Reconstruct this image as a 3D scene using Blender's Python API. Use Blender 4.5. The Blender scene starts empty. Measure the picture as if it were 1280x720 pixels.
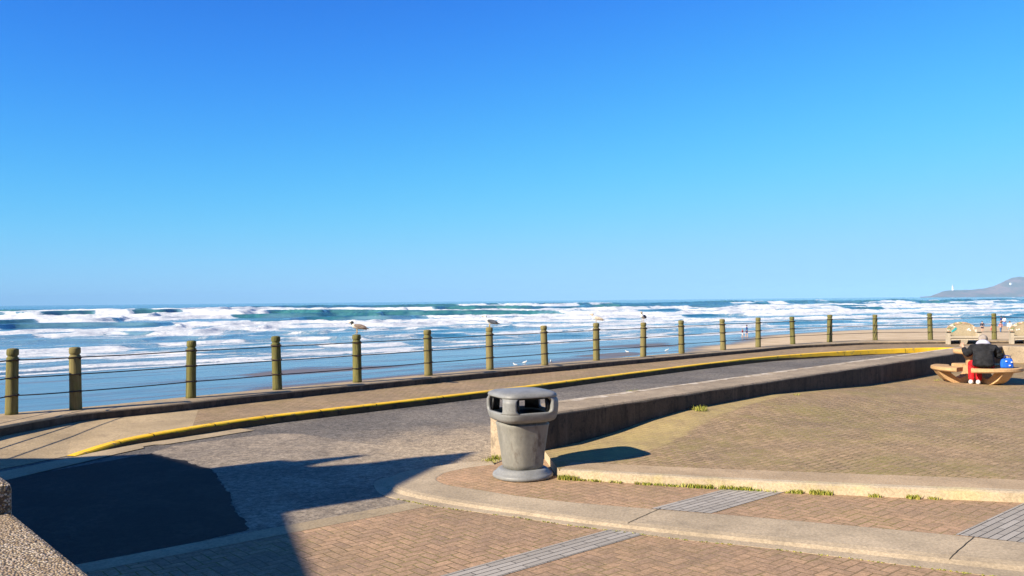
import bpy, bmesh, math, random
import numpy as np
from mathutils import Vector, Matrix
random.seed(7)
R_ = math.radians
sc = bpy.context.scene
COL = sc.collection

# ------------------------------------------------------------------ camera
FPX, CX, CY, CAMZ = 1067.0, 640.0, 360.0, 2.0
PITCH, ROLL = R_(0.83), R_(0.54)
Fw = Vector((0, math.cos(PITCH), math.sin(PITCH)))
R0 = Vector((1, 0, 0)); U0 = Vector((0, -math.sin(PITCH), math.cos(PITCH)))
Rt = R0 * math.cos(ROLL) - U0 * math.sin(ROLL)
Up = R0 * math.sin(ROLL) + U0 * math.cos(ROLL)
cam_d = bpy.data.cameras.new("camera"); cam = bpy.data.objects.new("camera", cam_d); COL.objects.link(cam)
cam_d.sensor_width = 36; cam_d.lens = FPX / 1280 * 36; cam_d.clip_start = 0.05; cam_d.clip_end = 40000
cam.matrix_world = Matrix(((Rt.x, Up.x, -Fw.x, 0), (Rt.y, Up.y, -Fw.y, 0), (Rt.z, Up.z, -Fw.z, CAMZ), (0, 0, 0, 1)))
sc.camera = cam

def G(px, py, z=0.0):
    d = Fw * FPX + Rt * (px - CX) + Up * (CY - py)
    t = (z - CAMZ) / d.z
    return Vector((d.x * t, d.y * t, z))

# ------------------------------------------------------------------ helpers
def tag(o, label=None, cat=None, group=None, kind=None):
    if label: o["label"] = label
    if cat: o["category"] = cat
    if group: o["group"] = group
    if kind: o["kind"] = kind
    return o

def empty(name, loc, rz=0.0):
    o = bpy.data.objects.new(name, None); COL.objects.link(o)
    o.location = loc; o.rotation_euler = (0, 0, rz); o.empty_display_size = 0.2
    return o

def link(name, me, mat=None, parent=None, loc=None, rz=0.0):
    o = bpy.data.objects.new(name, me); COL.objects.link(o)
    if mat: me.materials.append(mat)
    if parent: o.parent = parent
    if loc is not None: o.location = loc
    if rz: o.rotation_euler = (0, 0, rz)
    return o

class MB:
    def __init__(s): s.v = []; s.f = []; s.sm = []
    def add(s, vs, fs, smooth=False):
        b = len(s.v); s.v += [tuple(p) for p in vs]
        for f in fs: s.f.append([i + b for i in f]); s.sm.append(smooth)
    def box(s, c, d, rz=0.0, taper=1.0):
        cs, sn = math.cos(rz), math.sin(rz); vs = []
        for z, k in ((-.5, 1.0), (.5, taper)):
            for x, y in ((-.5, -.5), (.5, -.5), (.5, .5), (-.5, .5)):
                X, Y = x * d[0] * k, y * d[1] * k
                vs.append((c[0] + X * cs - Y * sn, c[1] + X * sn + Y * cs, c[2] + z * d[2]))
        s.add(vs, [(3, 2, 1, 0), (4, 5, 6, 7), (0, 1, 5, 4), (1, 2, 6, 5), (2, 3, 7, 6), (3, 0, 4, 7)])
    def loft(s, rings, cap0=True, cap1=True, smooth=True, closed=True):
        n = len(rings[0]); vs = [p for r in rings for p in r]; fs = []
        for a in range(len(rings) - 1):
            for i in range(n if closed else n - 1):
                j = (i + 1) % n
                fs.append((a * n + i, a * n + j, (a + 1) * n + j, (a + 1) * n + i))
        s.add(vs, fs, smooth)
        b = len(s.v) - len(vs)
        if cap0: s.f.append([b + i for i in range(n)][::-1]); s.sm.append(False)
        if cap1: s.f.append([b + (len(rings) - 1) * n + i for i in range(n)]); s.sm.append(False)
    def lathe(s, prof, c=(0, 0, 0), n=20, smooth=True):
        s.loft([[(c[0] + r * math.cos(2 * math.pi * i / n), c[1] + r * math.sin(2 * math.pi * i / n), c[2] + z) for i in range(n)] for r, z in prof], smooth=smooth)
    def tube(s, pts, r, n=8, smooth=True):
        rings = []
        P = [Vector(p) for p in pts]
        for i, p in enumerate(P):
            t = (P[min(i + 1, len(P) - 1)] - P[max(i - 1, 0)]).normalized()
            a = t.cross(Vector((0, 0, 1)))
            if a.length < 1e-3: a = Vector((1, 0, 0))
            a.normalize(); b = a.cross(t)
            rr = r[i] if isinstance(r, (list, tuple)) else r
            rings.append([p + (a * math.cos(2 * math.pi * k / n) + b * math.sin(2 * math.pi * k / n)) * rr for k in range(n)])
        s.loft(rings, smooth=smooth)
    def prism(s, poly, z0, z1):
        n = len(poly)
        vs = [(p[0], p[1], z0) for p in poly] + [(p[0], p[1], z1) for p in poly]
        s.add(vs, [list(range(n))[::-1], list(range(n, 2 * n))] + [(i, (i + 1) % n, n + (i + 1) % n, n + i) for i in range(n)])
    def strip(s, A, B, smooth=False):
        n = len(A)
        s.add(list(A) + list(B), [(i, i + 1, n + i + 1, n + i) for i in range(n - 1)], smooth)
    def ell(s, c, r, n=14, m=9, rot=None):
        rings = []
        for a in range(m + 1):
            t = -math.pi / 2 + math.pi * a / m
            cr = max(math.cos(t), 0.02)
            ring = []
            for i in range(n):
                p = Vector((r[0] * cr * math.cos(2 * math.pi * i / n), r[1] * cr * math.sin(2 * math.pi * i / n), r[2] * math.sin(t)))
                if rot: p = rot @ p
                ring.append(p + Vector(c))
            rings.append(ring)
        s.loft(rings)
    def build(s, name, mat, parent=None, loc=None, rz=0.0, bevel=0.0, fix=True, subd=0):
        me = bpy.data.meshes.new(name); me.from_pydata(s.v, [], s.f)
        me.polygons.foreach_set("use_smooth", s.sm)
        if fix or bevel:
            bm = bmesh.new(); bm.from_mesh(me)
            bmesh.ops.recalc_face_normals(bm, faces=bm.faces)
            if bevel:
                es = [e for e in bm.edges if len(e.link_faces) == 2 and e.calc_face_angle(0) > 0.6]
                bmesh.ops.bevel(bm, geom=es, offset=bevel, segments=2, affect='EDGES', profile=0.6, clamp_overlap=True)
            bm.to_mesh(me); bm.free()
        o = link(name, me, mat, parent, loc, rz)
        if subd:
            m = o.modifiers.new("sub", 'SUBSURF'); m.levels = subd; m.render_levels = subd
        return o

def sheet(name, poly, z, mat, kind='structure', parent=None):
    m = MB(); m.add([(p[0], p[1], z if len(p) < 3 or z is not None else p[2]) for p in poly], [list(range(len(poly)))])
    me = bpy.data.meshes.new(name); me.from_pydata(m.v, [], m.f)
    bm = bmesh.new(); bm.from_mesh(me)
    for f in bm.faces:
        if f.normal.z < 0: f.normal_flip()
    bmesh.ops.triangulate(bm, faces=bm.faces); bm.to_mesh(me); bm.free()
    o = link(name, me, mat, parent)
    if kind: o["kind"] = kind
    return o

def pchip(xs, ys, x):
    xs = np.array(xs, float); ys = np.array(ys, float); x = np.asarray(x, float)
    h = np.diff(xs); d = np.diff(ys) / h; m = np.zeros_like(xs)
    m[0], m[-1] = d[0], d[-1]
    for i in range(1, len(xs) - 1):
        m[i] = 0 if d[i - 1] * d[i] <= 0 else 3 * (h[i - 1] + h[i]) / ((2 * h[i] + h[i - 1]) / d[i - 1] + (h[i] + 2 * h[i - 1]) / d[i])
    i = np.clip(np.searchsorted(xs, x) - 1, 0, len(xs) - 2)
    t = (x - xs[i]) / h[i]
    return (2*t**3-3*t**2+1)*ys[i] + (t**3-2*t**2+t)*h[i]*m[i] + (-2*t**3+3*t**2)*ys[i+1] + (t**3-t**2)*h[i]*m[i+1]

def smooth_poly(pts, n=8):
    out = []
    P = [Vector(p) for p in pts]
    for i in range(len(P) - 1):
        a, b, c, d = P[max(i - 1, 0)], P[i], P[i + 1], P[min(i + 2, len(P) - 1)]
        for k in range(n):
            t = k / n
            out.append(0.5 * ((2 * b) + (c - a) * t + (2 * a - 5 * b + 4 * c - d) * t * t + (3 * b - a - 3 * c + d) * t ** 3))
    out.append(P[-1]); return out

# ------------------------------------------------------------------ node helper
class NT:
    def __init__(s, name):
        s.m = bpy.data.materials.new(name); s.m.use_nodes = True; s.t = s.m.node_tree; s.t.nodes.clear()
        s.out = s.n('ShaderNodeOutputMaterial'); s.b = s.n('ShaderNodeBsdfPrincipled'); s.l(s.b.outputs[0], s.out.inputs[0])
        s.tc = s.n('ShaderNodeTexCoord')
    def n(s, t, **k):
        x = s.t.nodes.new(t)
        for a, v in k.items(): setattr(x, a, v)
        return x
    def l(s, a, b): s.t.links.new(a, b)
    def set(s, sock, v):
        if isinstance(v, bpy.types.NodeSocket): s.l(v, sock)
        else:
            if isinstance(v, (tuple, list)) and len(v) == 3 and sock.type == 'RGBA': v = (*v, 1)
            sock.default_value = v
    def m_(s, op, a, b=0.0, c=None):
        x = s.n('ShaderNodeMath', operation=op); s.set(x.inputs[0], a); s.set(x.inputs[1], b)
        if c is not None: s.set(x.inputs[2], c)
        return x.outputs[0]
    def mapr(s, v, a, b, c=0.0, d=1.0, smooth=True):
        x = s.n('ShaderNodeMapRange'); x.interpolation_type = 'SMOOTHSTEP' if smooth else 'LINEAR'
        s.set(x.inputs[0], v)
        for i, q in enumerate((a, b, c, d)): s.set(x.inputs[1 + i], q)
        return x.outputs[0]
    def coords(s, scale=(1, 1, 1), rot=(0, 0, 0), src='Object'):
        x = s.n('ShaderNodeMapping'); s.l(s.tc.outputs[src], x.inputs[0]); x.inputs['Scale'].default_value = scale; x.inputs['Rotation'].default_value = rot
        return x.outputs[0]
    def noise(s, scale, detail=4, rough=.55, vec=None, dist=0.0, col=False):
        x = s.n('ShaderNodeTexNoise'); x.inputs['Scale'].default_value = scale; x.inputs['Detail'].default_value = detail
        x.inputs['Roughness'].default_value = rough; x.inputs['Distortion'].default_value = dist
        s.l(vec if vec else s.tc.outputs['Object'], x.inputs['Vector'])
        return x.outputs[1 if col else 0]
    def mix(s, f, a, b, mode='MIX'):
        x = s.n('ShaderNodeMix', data_type='RGBA', blend_type=mode); x.clamp_factor = True
        s.set(x.inputs[0], f); s.set(x.inputs[6], a); s.set(x.inputs[7], b)
        return x.outputs[2]
    def bump(s, h, strength=.5, dist=.01, prev=None):
        x = s.n('ShaderNodeBump'); x.inputs['Strength'].default_value = strength; x.inputs['Distance'].default_value = dist
        s.l(h, x.inputs['Height'])
        if prev: s.l(prev, x.inputs['Normal'])
        s.l(x.outputs[0], s.b.inputs['Normal']); return x.outputs[0]
    def fin(s, col=None, rough=.8, spec=.3, metal=0.0):
        if col is not None: s.set(s.b.inputs['Base Color'], col)
        s.set(s.b.inputs['Roughness'], rough); s.set(s.b.inputs['Specular IOR Level'], spec); s.set(s.b.inputs['Metallic'], metal)
        return s.m

def mat_simple(name, col, rough=.7, var=.18, scale=6.0, spec=.3, bump=.15, bd=.004, metal=0.0):
    t = NT(name); nz = t.noise(scale, 5)
    dark = tuple(c * (1 - var) for c in col); lite = tuple(min(1, c * (1 + var)) for c in col)
    t.bump(t.noise(scale * 6, 4), bump, bd)
    return t.fin(t.mix(t.mapr(nz, .3, .7), dark, lite), rough, spec, metal)

def mat_concrete(name, col, stain=(.1, .085, .07), amt=.5, scale=1.0, grain=.35, lichen=None, lamt=.3, rough=.85, drips=None):
    t = NT(name)
    big = t.noise(.9 * scale, 6, .6); mid = t.noise(7 * scale, 5, .6); fine = t.noise(38, 5, .8)
    c = t.mix(t.mapr(big, .35, .7), tuple(x * .82 for x in col), tuple(min(1, x * 1.15) for x in col))
    c = t.mix(t.m_('MULTIPLY', t.mapr(mid, .52, .72), amt), c, stain)
    if lichen:
        c = t.mix(t.m_('MULTIPLY', t.mapr(t.noise(2.3 * scale, 6, .65), .45, .65), lamt), c, lichen)
    c = t.mix(grain, c, t.mix(t.mapr(fine, .3, .7), (0.15, .15, .15), (.85, .85, .85)), 'OVERLAY')
    if drips:
        dn = t.noise(1.0, 6, .7, t.coords((6, 6, .9))); c = t.mix(t.m_('MULTIPLY', t.mapr(dn, .48, .68), .7), c, drips[0]); c = t.mix(t.m_('MULTIPLY', t.mapr(dn, .46, .3), .5), c, drips[1])
    nrm = t.bump(mid, .15, .008); t.bump(fine, .22, .003, nrm)
    return t.fin(c, rough, .2)

def mat_brick(name, rot, c1, c2, joint, moss, mossamt, size=.1, grout=.07, mossthr=(.45, .65), verge=None):
    t = NT(name)
    wob = t.n('ShaderNodeVectorMath', operation='MULTIPLY_ADD')
    nz = t.noise(3.0, 2, col=True)
    t.l(nz, wob.inputs[0]); wob.inputs[1].default_value = (.03, .03, 0); t.l(t.tc.outputs['Object'], wob.inputs[2])
    mp = t.n('ShaderNodeMapping'); t.l(wob.outputs[0], mp.inputs[0])
    mp.inputs['Rotation'].default_value = (0, 0, -rot); mp.inputs['Scale'].default_value = (1 / size, 1 / size, 1)
    # rotation happens after the scale, both uniform in x and y
    sp = t.n('ShaderNodeSeparateXYZ'); t.l(mp.outputs[0], sp.inputs[0]); u, v = sp.outputs[0], sp.outputs[1]
    i, j = t.m_('FLOOR', u), t.m_('FLOOR', v); fu, fv = t.m_('SUBTRACT', u, i), t.m_('SUBTRACT', v, j)
    k = t.m_('FLOORED_MODULO', t.m_('SUBTRACT', i, j), 4.0)
    eq = [t.m_('COMPARE', k, float(q), .1) for q in range(4)]
    dl = t.m_('MULTIPLY_ADD', eq[1], 9.0, fu); dr = t.m_('MULTIPLY_ADD', eq[0], 9.0, t.m_('SUBTRACT', 1.0, fu))
    db = t.m_('MULTIPLY_ADD', eq[2], 9.0, fv); dt = t.m_('MULTIPLY_ADD', eq[3], 9.0, t.m_('SUBTRACT', 1.0, fv))
    d = t.m_('MINIMUM', t.m_('MINIMUM', dl, dr), t.m_('MINIMUM', db, dt))
    cb = t.n('ShaderNodeCombineXYZ'); t.l(t.m_('SUBTRACT', i, eq[1]), cb.inputs[0]); t.l(t.m_('SUBTRACT', j, eq[2]), cb.inputs[1])
    wn = t.n('ShaderNodeTexWhiteNoise', noise_dimensions='2D'); t.l(cb.outputs[0], wn.inputs[0])
    big = t.noise(.7, 6, .6); fine = t.noise(45, 5, .8); mid = t.noise(9, 5, .6)
    c = t.mix(wn.outputs[0], c1, c2)
    c = t.mix(t.mapr(big, .35, .7), t.mix(.3, c, (0.1, .09, .08)), c)
    c = t.mix(.45, c, t.mix(t.mapr(fine, .3, .7), (.15, .15, .15), (.85, .85, .85)), 'OVERLAY'); c = t.mix(.3, c, t.mix(t.mapr(mid, .3, .7), (.3, .3, .3), (.7, .7, .7)), 'OVERLAY')
    jw = t.m_('ADD', grout, t.m_('MULTIPLY', t.mapr(mid, .3, .7), grout))
    jm = t.m_('SUBTRACT', 1.0, t.mapr(d, t.m_('MULTIPLY', jw, .5), jw))
    jc = t.mix(t.mapr(t.noise(1.8, 5, .6), .42, .62), joint, moss)
    c = t.mix(t.m_('MULTIPLY', jm, t.mapr(t.noise(.55, 4, .6), .4, .62, .45, .97)), c, jc)
    mm = t.m_('MULTIPLY', t.mapr(t.m_('ADD', t.m_('MULTIPLY', t.noise(.8, 6, .6), .55), t.m_('MULTIPLY', t.noise(5.5, 7, .75), .45)), *mossthr), mossamt)
    c = t.mix(mm, c, moss)
    if verge:
        va_ = t.n('ShaderNodeAttribute', attribute_name='verge').outputs['Fac']
        vf = t.mapr(t.m_('ADD', va_, t.m_('MULTIPLY', t.m_('SUBTRACT', t.noise(2.2, 7, .7), .5), 1.1)), .35, .75)
        vc = t.mix(t.mapr(t.noise(3.0, 6, .65), .35, .65), verge[0], verge[1]); vc = t.mix(.4, vc, t.mix(fine, (0, 0, 0), (1, 1, 1)), 'OVERLAY')
        c = t.mix(t.m_('MULTIPLY', vf, .68), c, vc)
    nrm = t.bump(t.m_('SUBTRACT', 1.0, jm), .6, .006); nrm = t.bump(wn.outputs[0], .25, .006, nrm); t.bump(fine, .18, .002, nrm)
    return t.fin(c, .9, .15)

# ------------------------------------------------------------------ light
EL = R_(30.0); LX, LY = math.cos(R_(35)), math.sin(R_(35))     # horizontal travel direction of the sunlight
sd = bpy.data.lights.new("sun", 'SUN'); sd.energy = 5.0; sd.angle = R_(.5); sd.color = (1.0, .89, .72)
so = bpy.data.objects.new("sun", sd); COL.objects.link(so)
so.rotation_euler = Vector((LX * math.cos(EL), LY * math.cos(EL), -math.sin(EL))).to_track_quat('-Z', 'Y').to_euler()
w = bpy.data.worlds.new("World"); sc.world = w; w.use_nodes = True
wt = w.node_tree; bg = wt.nodes['Background']
sky = wt.nodes.new('ShaderNodeTexSky'); sky.sky_type = 'NISHITA'; sky.sun_disc = False
sky.sun_elevation = EL; sky.sun_rotation = math.atan2(-LX, -LY)
sky.air_density = 1.0; sky.dust_density = 0.0; sky.ozone_density = 8.0; sky.altitude = 0
# white balance of the sky: each channel gets its own gain and contrast
sx = wt.nodes.new('ShaderNodeSeparateColor'); cx_ = wt.nodes.new('ShaderNodeCombineColor'); wt.links.new(sky.outputs[0], sx.inputs[0])
def wmath(op, a, b):
    x = wt.nodes.new('ShaderNodeMath'); x.operation = op
    for k_, v_ in enumerate((a, b)):
        if isinstance(v_, (int, float)): x.inputs[k_].default_value = v_
        else: wt.links.new(v_, x.inputs[k_])
    return x.outputs[0]
for ch, (top_, knee, power) in enumerate(((1.85, 2.9, 1.95), (3.5, 2.9, 2.0), (5.0, 3.2, 3.0))):   # soft shoulder, as a camera film curve has
    e_ = wmath('POWER', wmath('DIVIDE', sx.outputs[ch], knee), power)
    wt.links.new(wmath('MULTIPLY', wmath('SUBTRACT', 1.0, wmath('POWER', math.e, wmath('MULTIPLY', e_, -1.0))), top_), cx_.inputs[ch])
wt.links.new(cx_.outputs[0], bg.inputs[0]); bg.inputs[1].default_value = .1
sc.view_settings.view_transform = 'Standard'; sc.view_settings.look = 'None'; sc.view_settings.gamma = 1; sc.view_settings.exposure = 1.0
sc.view_settings.use_curve_mapping = False
sc.cycles.max_bounces = 6; sc.cycles.diffuse_bounces = 3; sc.cycles.glossy_bounces = 3; sc.cycles.volume_bounces = 0
sc.cycles.use_denoising = True

# ------------------------------------------------------------------ materials
M = {}
M['lower_brick'] = mat_brick('lower brick', R_(41), (.45, .285, .17), (.355, .23, .145), (.19, .13, .07), (.17, .15, .04), .15, size=.092, grout=.055)
M['mid_brick'] = mat_brick('middle brick', R_(41), (.46, .29, .175), (.375, .245, .15), (.19, .135, .075), (.2, .17, .05), .2, grout=.055)
M['terrace_brick'] = mat_brick('terrace brick', R_(43), (.42, .285, .165), (.31, .21, .118), (.13, .10, .05), (.25, .21, .065), .62, size=.09, grout=.08, mossthr=(.46, .66), verge=((.33, .25, .12), (.44, .34, .14)))
M['concrete'] = mat_concrete('kerb concrete', (.41, .325, .22), amt=.25)
M['strip_concrete'] = mat_concrete('strip concrete', (.38, .295, .185), amt=.3)
M['sidewalk'] = mat_concrete('pavement concrete', (.39, .295, .175), stain=(.17, .13, .09), amt=.4, grain=.4)
M['curb'] = mat_concrete('sea wall concrete', (.37, .28, .175), stain=(.09, .07, .05), amt=.5)
M['step'] = mat_concrete('step concrete', (.46, .37, .25), stain=(.25, .2, .1), amt=.4, lichen=(.5, .42, .16), lamt=.35)
M['edging'] = mat_concrete('edging concrete', (.41, .30, .185), stain=(.18, .13, .09), amt=.3)
M['moss_concrete'] = mat_concrete('mossy concrete', (.43, .33, .14), stain=(.24, .19, .06), amt=.5, lichen=(.40, .30, .07), lamt=.7)
M['low_wall'] = mat_concrete('low wall concrete', (.34, .265, .18), stain=(.13, .105, .08), amt=.7, scale=1.2)
M['table'] = mat_concrete('table concrete', (.50, .31, .15), stain=(.3, .18, .09), amt=.3, rough=.8)
M['bench'] = mat_concrete('bench concrete', (.46, .39, .29), stain=(.3, .24, .16), amt=.3)

t = NT('asphalt'); big = t.noise(.45, 6, .6); mid = t.noise(2.2, 6, .65); fine = t.noise(42, 5, .85)
sp = t.n('ShaderNodeSeparateXYZ'); t.l(t.tc.outputs['Object'], sp.inputs[0])
q = t.m_('MULTIPLY', t.m_('SUBTRACT', sp.outputs[0], sp.outputs[1]), .7071)
qs = t.m_('ADD', q, t.m_('MULTIPLY', t.m_('SUBTRACT', mid, .5), 2.2))
c = t.mix(t.mapr(big, .35, .68), (.115, .105, .094), (.185, .166, .143))
c = t.mix(t.m_('MULTIPLY', t.mapr(mid, .5, .7), .5), c, (.19, .165, .14))
c = t.mix(t.m_('MULTIPLY', t.mapr(qs, -9.4, -8.1), .45), c, (.36, .29, .21))
vd = t.n('ShaderNodeVectorMath', operation='DISTANCE'); t.l(t.tc.outputs['Object'], vd.inputs[0]); vd.inputs[1].default_value = (-.3, 11.9, -.04)
dd_ = t.m_('ADD', vd.outputs['Value'], t.m_('MULTIPLY', t.m_('SUBTRACT', mid, .5), 2.5))
c = t.mix(t.m_('MULTIPLY', t.mapr(dd_, .7, 2.8, 1.0, 0.0), .8), c, (.42, .335, .23))
c = t.mix(.75, c, t.mix(t.mapr(fine, .3, .7), (.1, .1, .1), (.9, .88, .85)), 'OVERLAY')
t.bump(fine, .8, .008); c = t.mix(.8, c, t.mix(t.mapr(t.noise(16, 8, .72), .32, .68), (.22, .21, .2), (.8, .78, .75)), 'OVERLAY'); M['asphalt'] = t.fin(c, .85, .25)

t = NT('old asphalt'); big = t.noise(.8, 6, .6); mid = t.noise(4, 6, .65); fine = t.noise(42, 5, .85)
c = t.mix(t.mapr(big, .35, .68), (.22, .185, .145), (.32, .265, .2))
c = t.mix(t.m_('MULTIPLY', t.mapr(mid, .55, .7), .5), c, (.12, .105, .095))
sp = t.n('ShaderNodeSeparateXYZ'); t.l(t.tc.outputs['Object'], sp.inputs[0])
qs = t.m_('ADD', t.m_('MULTIPLY', t.m_('SUBTRACT', sp.outputs[0], sp.outputs[1]), .7071), t.m_('MULTIPLY', t.m_('SUBTRACT', mid, .5), 1.8))
vd = t.n('ShaderNodeVectorMath', operation='DISTANCE'); t.l(t.tc.outputs['Object'], vd.inputs[0]); vd.inputs[1].default_value = (-.3, 11.9, -.04)
dd_ = t.m_('ADD', vd.outputs['Value'], t.m_('MULTIPLY', t.m_('SUBTRACT', mid, .5), 2.5))
c = t.mix(t.m_('MULTIPLY', t.mapr(dd_, .7, 2.6, 1.0, 0.0), .8), c, (.42, .335, .23))
c = t.mix(.6, c, t.mix(t.mapr(fine, .3, .7), (.15, .15, .15), (.85, .84, .82)), 'OVERLAY')
t.bump(fine, .8, .008); c = t.mix(.8, c, t.mix(t.mapr(t.noise(16, 8, .72), .32, .68), (.22, .21, .2), (.8, .78, .75)), 'OVERLAY'); M['old_asphalt'] = t.fin(c, .85, .25)

t = NT('dark asphalt'); fine = t.noise(42, 5, .85); big = t.noise(1.3, 6, .65)
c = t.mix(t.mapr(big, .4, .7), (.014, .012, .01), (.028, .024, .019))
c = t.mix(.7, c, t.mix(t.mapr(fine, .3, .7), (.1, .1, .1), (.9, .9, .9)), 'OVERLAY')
t.bump(fine, .9, .008); c = t.mix(.8, c, t.mix(t.mapr(t.noise(16, 8, .72), .32, .68), (.22, .21, .2), (.8, .78, .75)), 'OVERLAY'); M['dark_asphalt'] = t.fin(c, .8, .3)

t = NT('yellow paint'); n1 = t.noise(5, 6, .7); n2 = t.noise(38, 4, .7)
c = t.mix(t.mapr(t.noise(1.7, 4), .3, .7), (.78, .45, .012), (.88, .54, .025))
wear = t.m_('MULTIPLY', t.mapr(n1, .54, .66), t.mapr(n2, .38, .58))
c = t.mix(wear, c, (.22, .17, .1)); t.bump(n2, .3, .004); M['yellow'] = t.fin(c, .6, .35)

t = NT('wood post'); oi = t.n('ShaderNodeObjectInfo')
gr = t.noise(1.0, 5, .65, t.coords((38, 38, 1.6)), .6); n1 = t.noise(6, 5, .6)
c = t.mix(t.mapr(gr, .3, .7), (.05, .05, .016), (.205, .185, .065))
c = t.mix(t.m_('MULTIPLY', oi.outputs['Random'], .55), c, (.26, .2, .095))
c = t.mix(t.m_('MULTIPLY', t.mapr(n1, .5, .68), .6), c, (.13, .14, .035))
c = t.mix(t.mapr(gr, .6, .72), c, (.035, .026, .016))
t.bump(gr, .6, .01); M['post'] = t.fin(c, .9, .15)
M['cable'] = mat_simple('rusty cable', (.035, .026, .024), .7, .3, 30)
M['clip'] = mat_simple('rusty clip', (.06, .035, .022), .75, .4, 40)
M['bolt'] = mat_simple('zinc bolt', (.55, .5, .45), .45, .2, 30, metal=.6)

t = NT('can plastic'); n1 = t.noise(3.5, 5, .6, t.coords((1.6, 1.6, .6))); n2 = t.noise(26, 4, .6); st = t.noise(1.0, 6, .7, t.coords((5, 5, 2.2)))
c = t.mix(t.mapr(n1, .3, .7), (.17, .165, .145), (.255, .245, .215))
c = t.mix(t.m_('MULTIPLY', t.mapr(st, .52, .68), .75), c, (.09, .07, .055))
c = t.mix(.25, c, t.mix(n2, (0, 0, 0), (1, 1, 1)), 'OVERLAY'); t.bump(n2, .12, .004); M['can'] = t.fin(c, .62, .3)
t = NT('can hood plastic'); n1 = t.noise(5, 5, .6); n2 = t.noise(40, 4, .6)
c = t.mix(t.mapr(n1, .3, .7), (.18, .182, .178), (.24, .242, .235)); c = t.mix(.2, c, t.mix(n2, (0, 0, 0), (1, 1, 1)), 'OVERLAY')
t.bump(n2, .1, .003); M['hood'] = t.fin(c, .5, .4)
M['black'] = mat_simple('black liner and shade', (.012, .012, .013), .5, .3)

t = NT('pebble aggregate'); vo = t.n('ShaderNodeTexVoronoi'); vo.inputs['Scale'].default_value = 105; t.l(t.tc.outputs['Object'], vo.inputs['Vector'])
cr = t.n('ShaderNodeValToRGB'); e = cr.color_ramp
sepc = t.n('ShaderNodeSeparateColor'); t.l(vo.outputs['Color'], sepc.inputs[0]); t.l(sepc.outputs[0], cr.inputs[0])
e.elements[0].color = (.07, .05, .04, 1); e.elements[1].position = 1.0; e.elements[1].color = (.75, .66, .52, 1)
for p_, cc in ((.2, (.19, .12, .07, 1)), (.4, (.38, .27, .14, 1)), (.6, (.5, .41, .27, 1)), (.8, (.46, .36, .3, 1))):
    x = e.elements.new(p_); x.color = cc
dist = vo.outputs['Distance']
c = t.mix(t.mapr(dist, .42, .75), cr.outputs[0], (.12, .09, .055))
c = t.mix(t.mapr(t.noise(4, 5, .6), .3, .75, 0, .5), c, (.3, .21, .12))
t.bump(t.m_('SUBTRACT', 1.0, dist), 1.0, .006); M['aggregate'] = t.fin(c, .75, .3)

t = NT('grey paver'); bt = t.n('ShaderNodeTexBrick')
t.l(t.coords((1, 1, 1), (0, 0, -R_(41.5))), bt.inputs['Vector'])
for k_, v_ in (('Scale', 1.0), ('Mortar Size', .005), ('Brick Width', .4), ('Row Height', .066), ('Mortar Smooth', .3)): bt.inputs[k_].default_value = v_
bt.inputs['Color1'].default_value = (.30, .27, .23, 1); bt.inputs['Color2'].default_value = (.38, .345, .30, 1); bt.inputs['Mortar'].default_value = (.06, .055, .05, 1)
fine = t.noise(110, 3, .7); c = t.mix(.45, bt.outputs[0], t.mix(fine, (0, 0, 0), (1, 1, 1)), 'OVERLAY')
t.bump(t.m_('SUBTRACT', 1.0, bt.outputs['Fac']), .7, .006); M['paver'] = t.fin(c, .85, .2)
M['joint'] = mat_simple('joint dirt', (.035, .03, .02), .95, .4, 20)
t = NT('salt crust'); c = t.mix(t.mapr(t.noise(5, 7, .72), .42, .62), (.35, .27, .18), (.60, .52, .42)); M['salt'] = t.fin(c, .9, .1)

t = NT('grass blades'); c = t.mix(t.mapr(t.noise(45, 3), .35, .65), (.14, .21, .02), (.42, .36, .08)); M['grass'] = t.fin(c, .7, .2)

# ------------------------------------------------------------------ ground, road
land = [(-60, -40), (60, -40), (60, 60), G(1330, 426, .2), G(1163, 425.6, .2), G(1037, 429, .2), G(904, 438.5, .2), G(612, 463.5, .2), G(346, 489, .2), G(105, 514, .2), G(0, 531, .2), G(-90, 547, .2), G(-330, 598, .2), (-30, 0), (-60, 2)]
land = [(p[0], p[1]) for p in land]
sheet('road', land, -.04, M['asphalt'])

# sheets lying on the road
def ragged(pts, step=.12, amp=.03, seed=1):
    r_ = random.Random(seed); out = []; cx2, cy2 = 0.0, 0.0
    for a, b in zip(pts, pts[1:] + pts[:1]):
        n = max(1, int((b - a).length / step)); n = min(n, 160)
        for i in range(n):
            p = a.lerp(b, i / n); cx2 = cx2 * .8 + r_.uniform(-amp, amp); cy2 = cy2 * .8 + r_.uniform(-amp, amp)
            out.append((p.x + cx2 + r_.uniform(-amp, amp) * .4, p.y + cy2 + r_.uniform(-amp, amp) * .4))
    return out
def lifted(pts, z): return [tuple(G(px, py, z))[:2] for px, py in pts]
oldp = smooth_poly([G(*p, -.04) for p in ((285, 549), (360, 542), (440, 553), (520, 560), (600, 566), (612, 576), (560, 583), (505, 593), (480, 606), (490, 621), (512, 629))], 5)
oldp += [G(*p, -.04) for p in ((420, 646.5), (320, 665), (250, 678), (311, 662), (290, 625), (266, 588), (190, 567), (215, 558))]
sheet('road_patch', ragged(oldp, .1, .012, 2), -.036, M['old_asphalt'])
darkp = [G(*p, -.04) for p in ((190, 567), (266, 588), (290, 625), (311, 662), (250, 678), (100, 707), (-120, 745), (-420, 760), (-420, 625), (-60, 615), (60, 590))]
sheet('dark_road_patch', ragged(darkp, .06, .022, 3), -.033, M['dark_asphalt'])  # darker asphalt sheet at the left of the road

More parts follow.
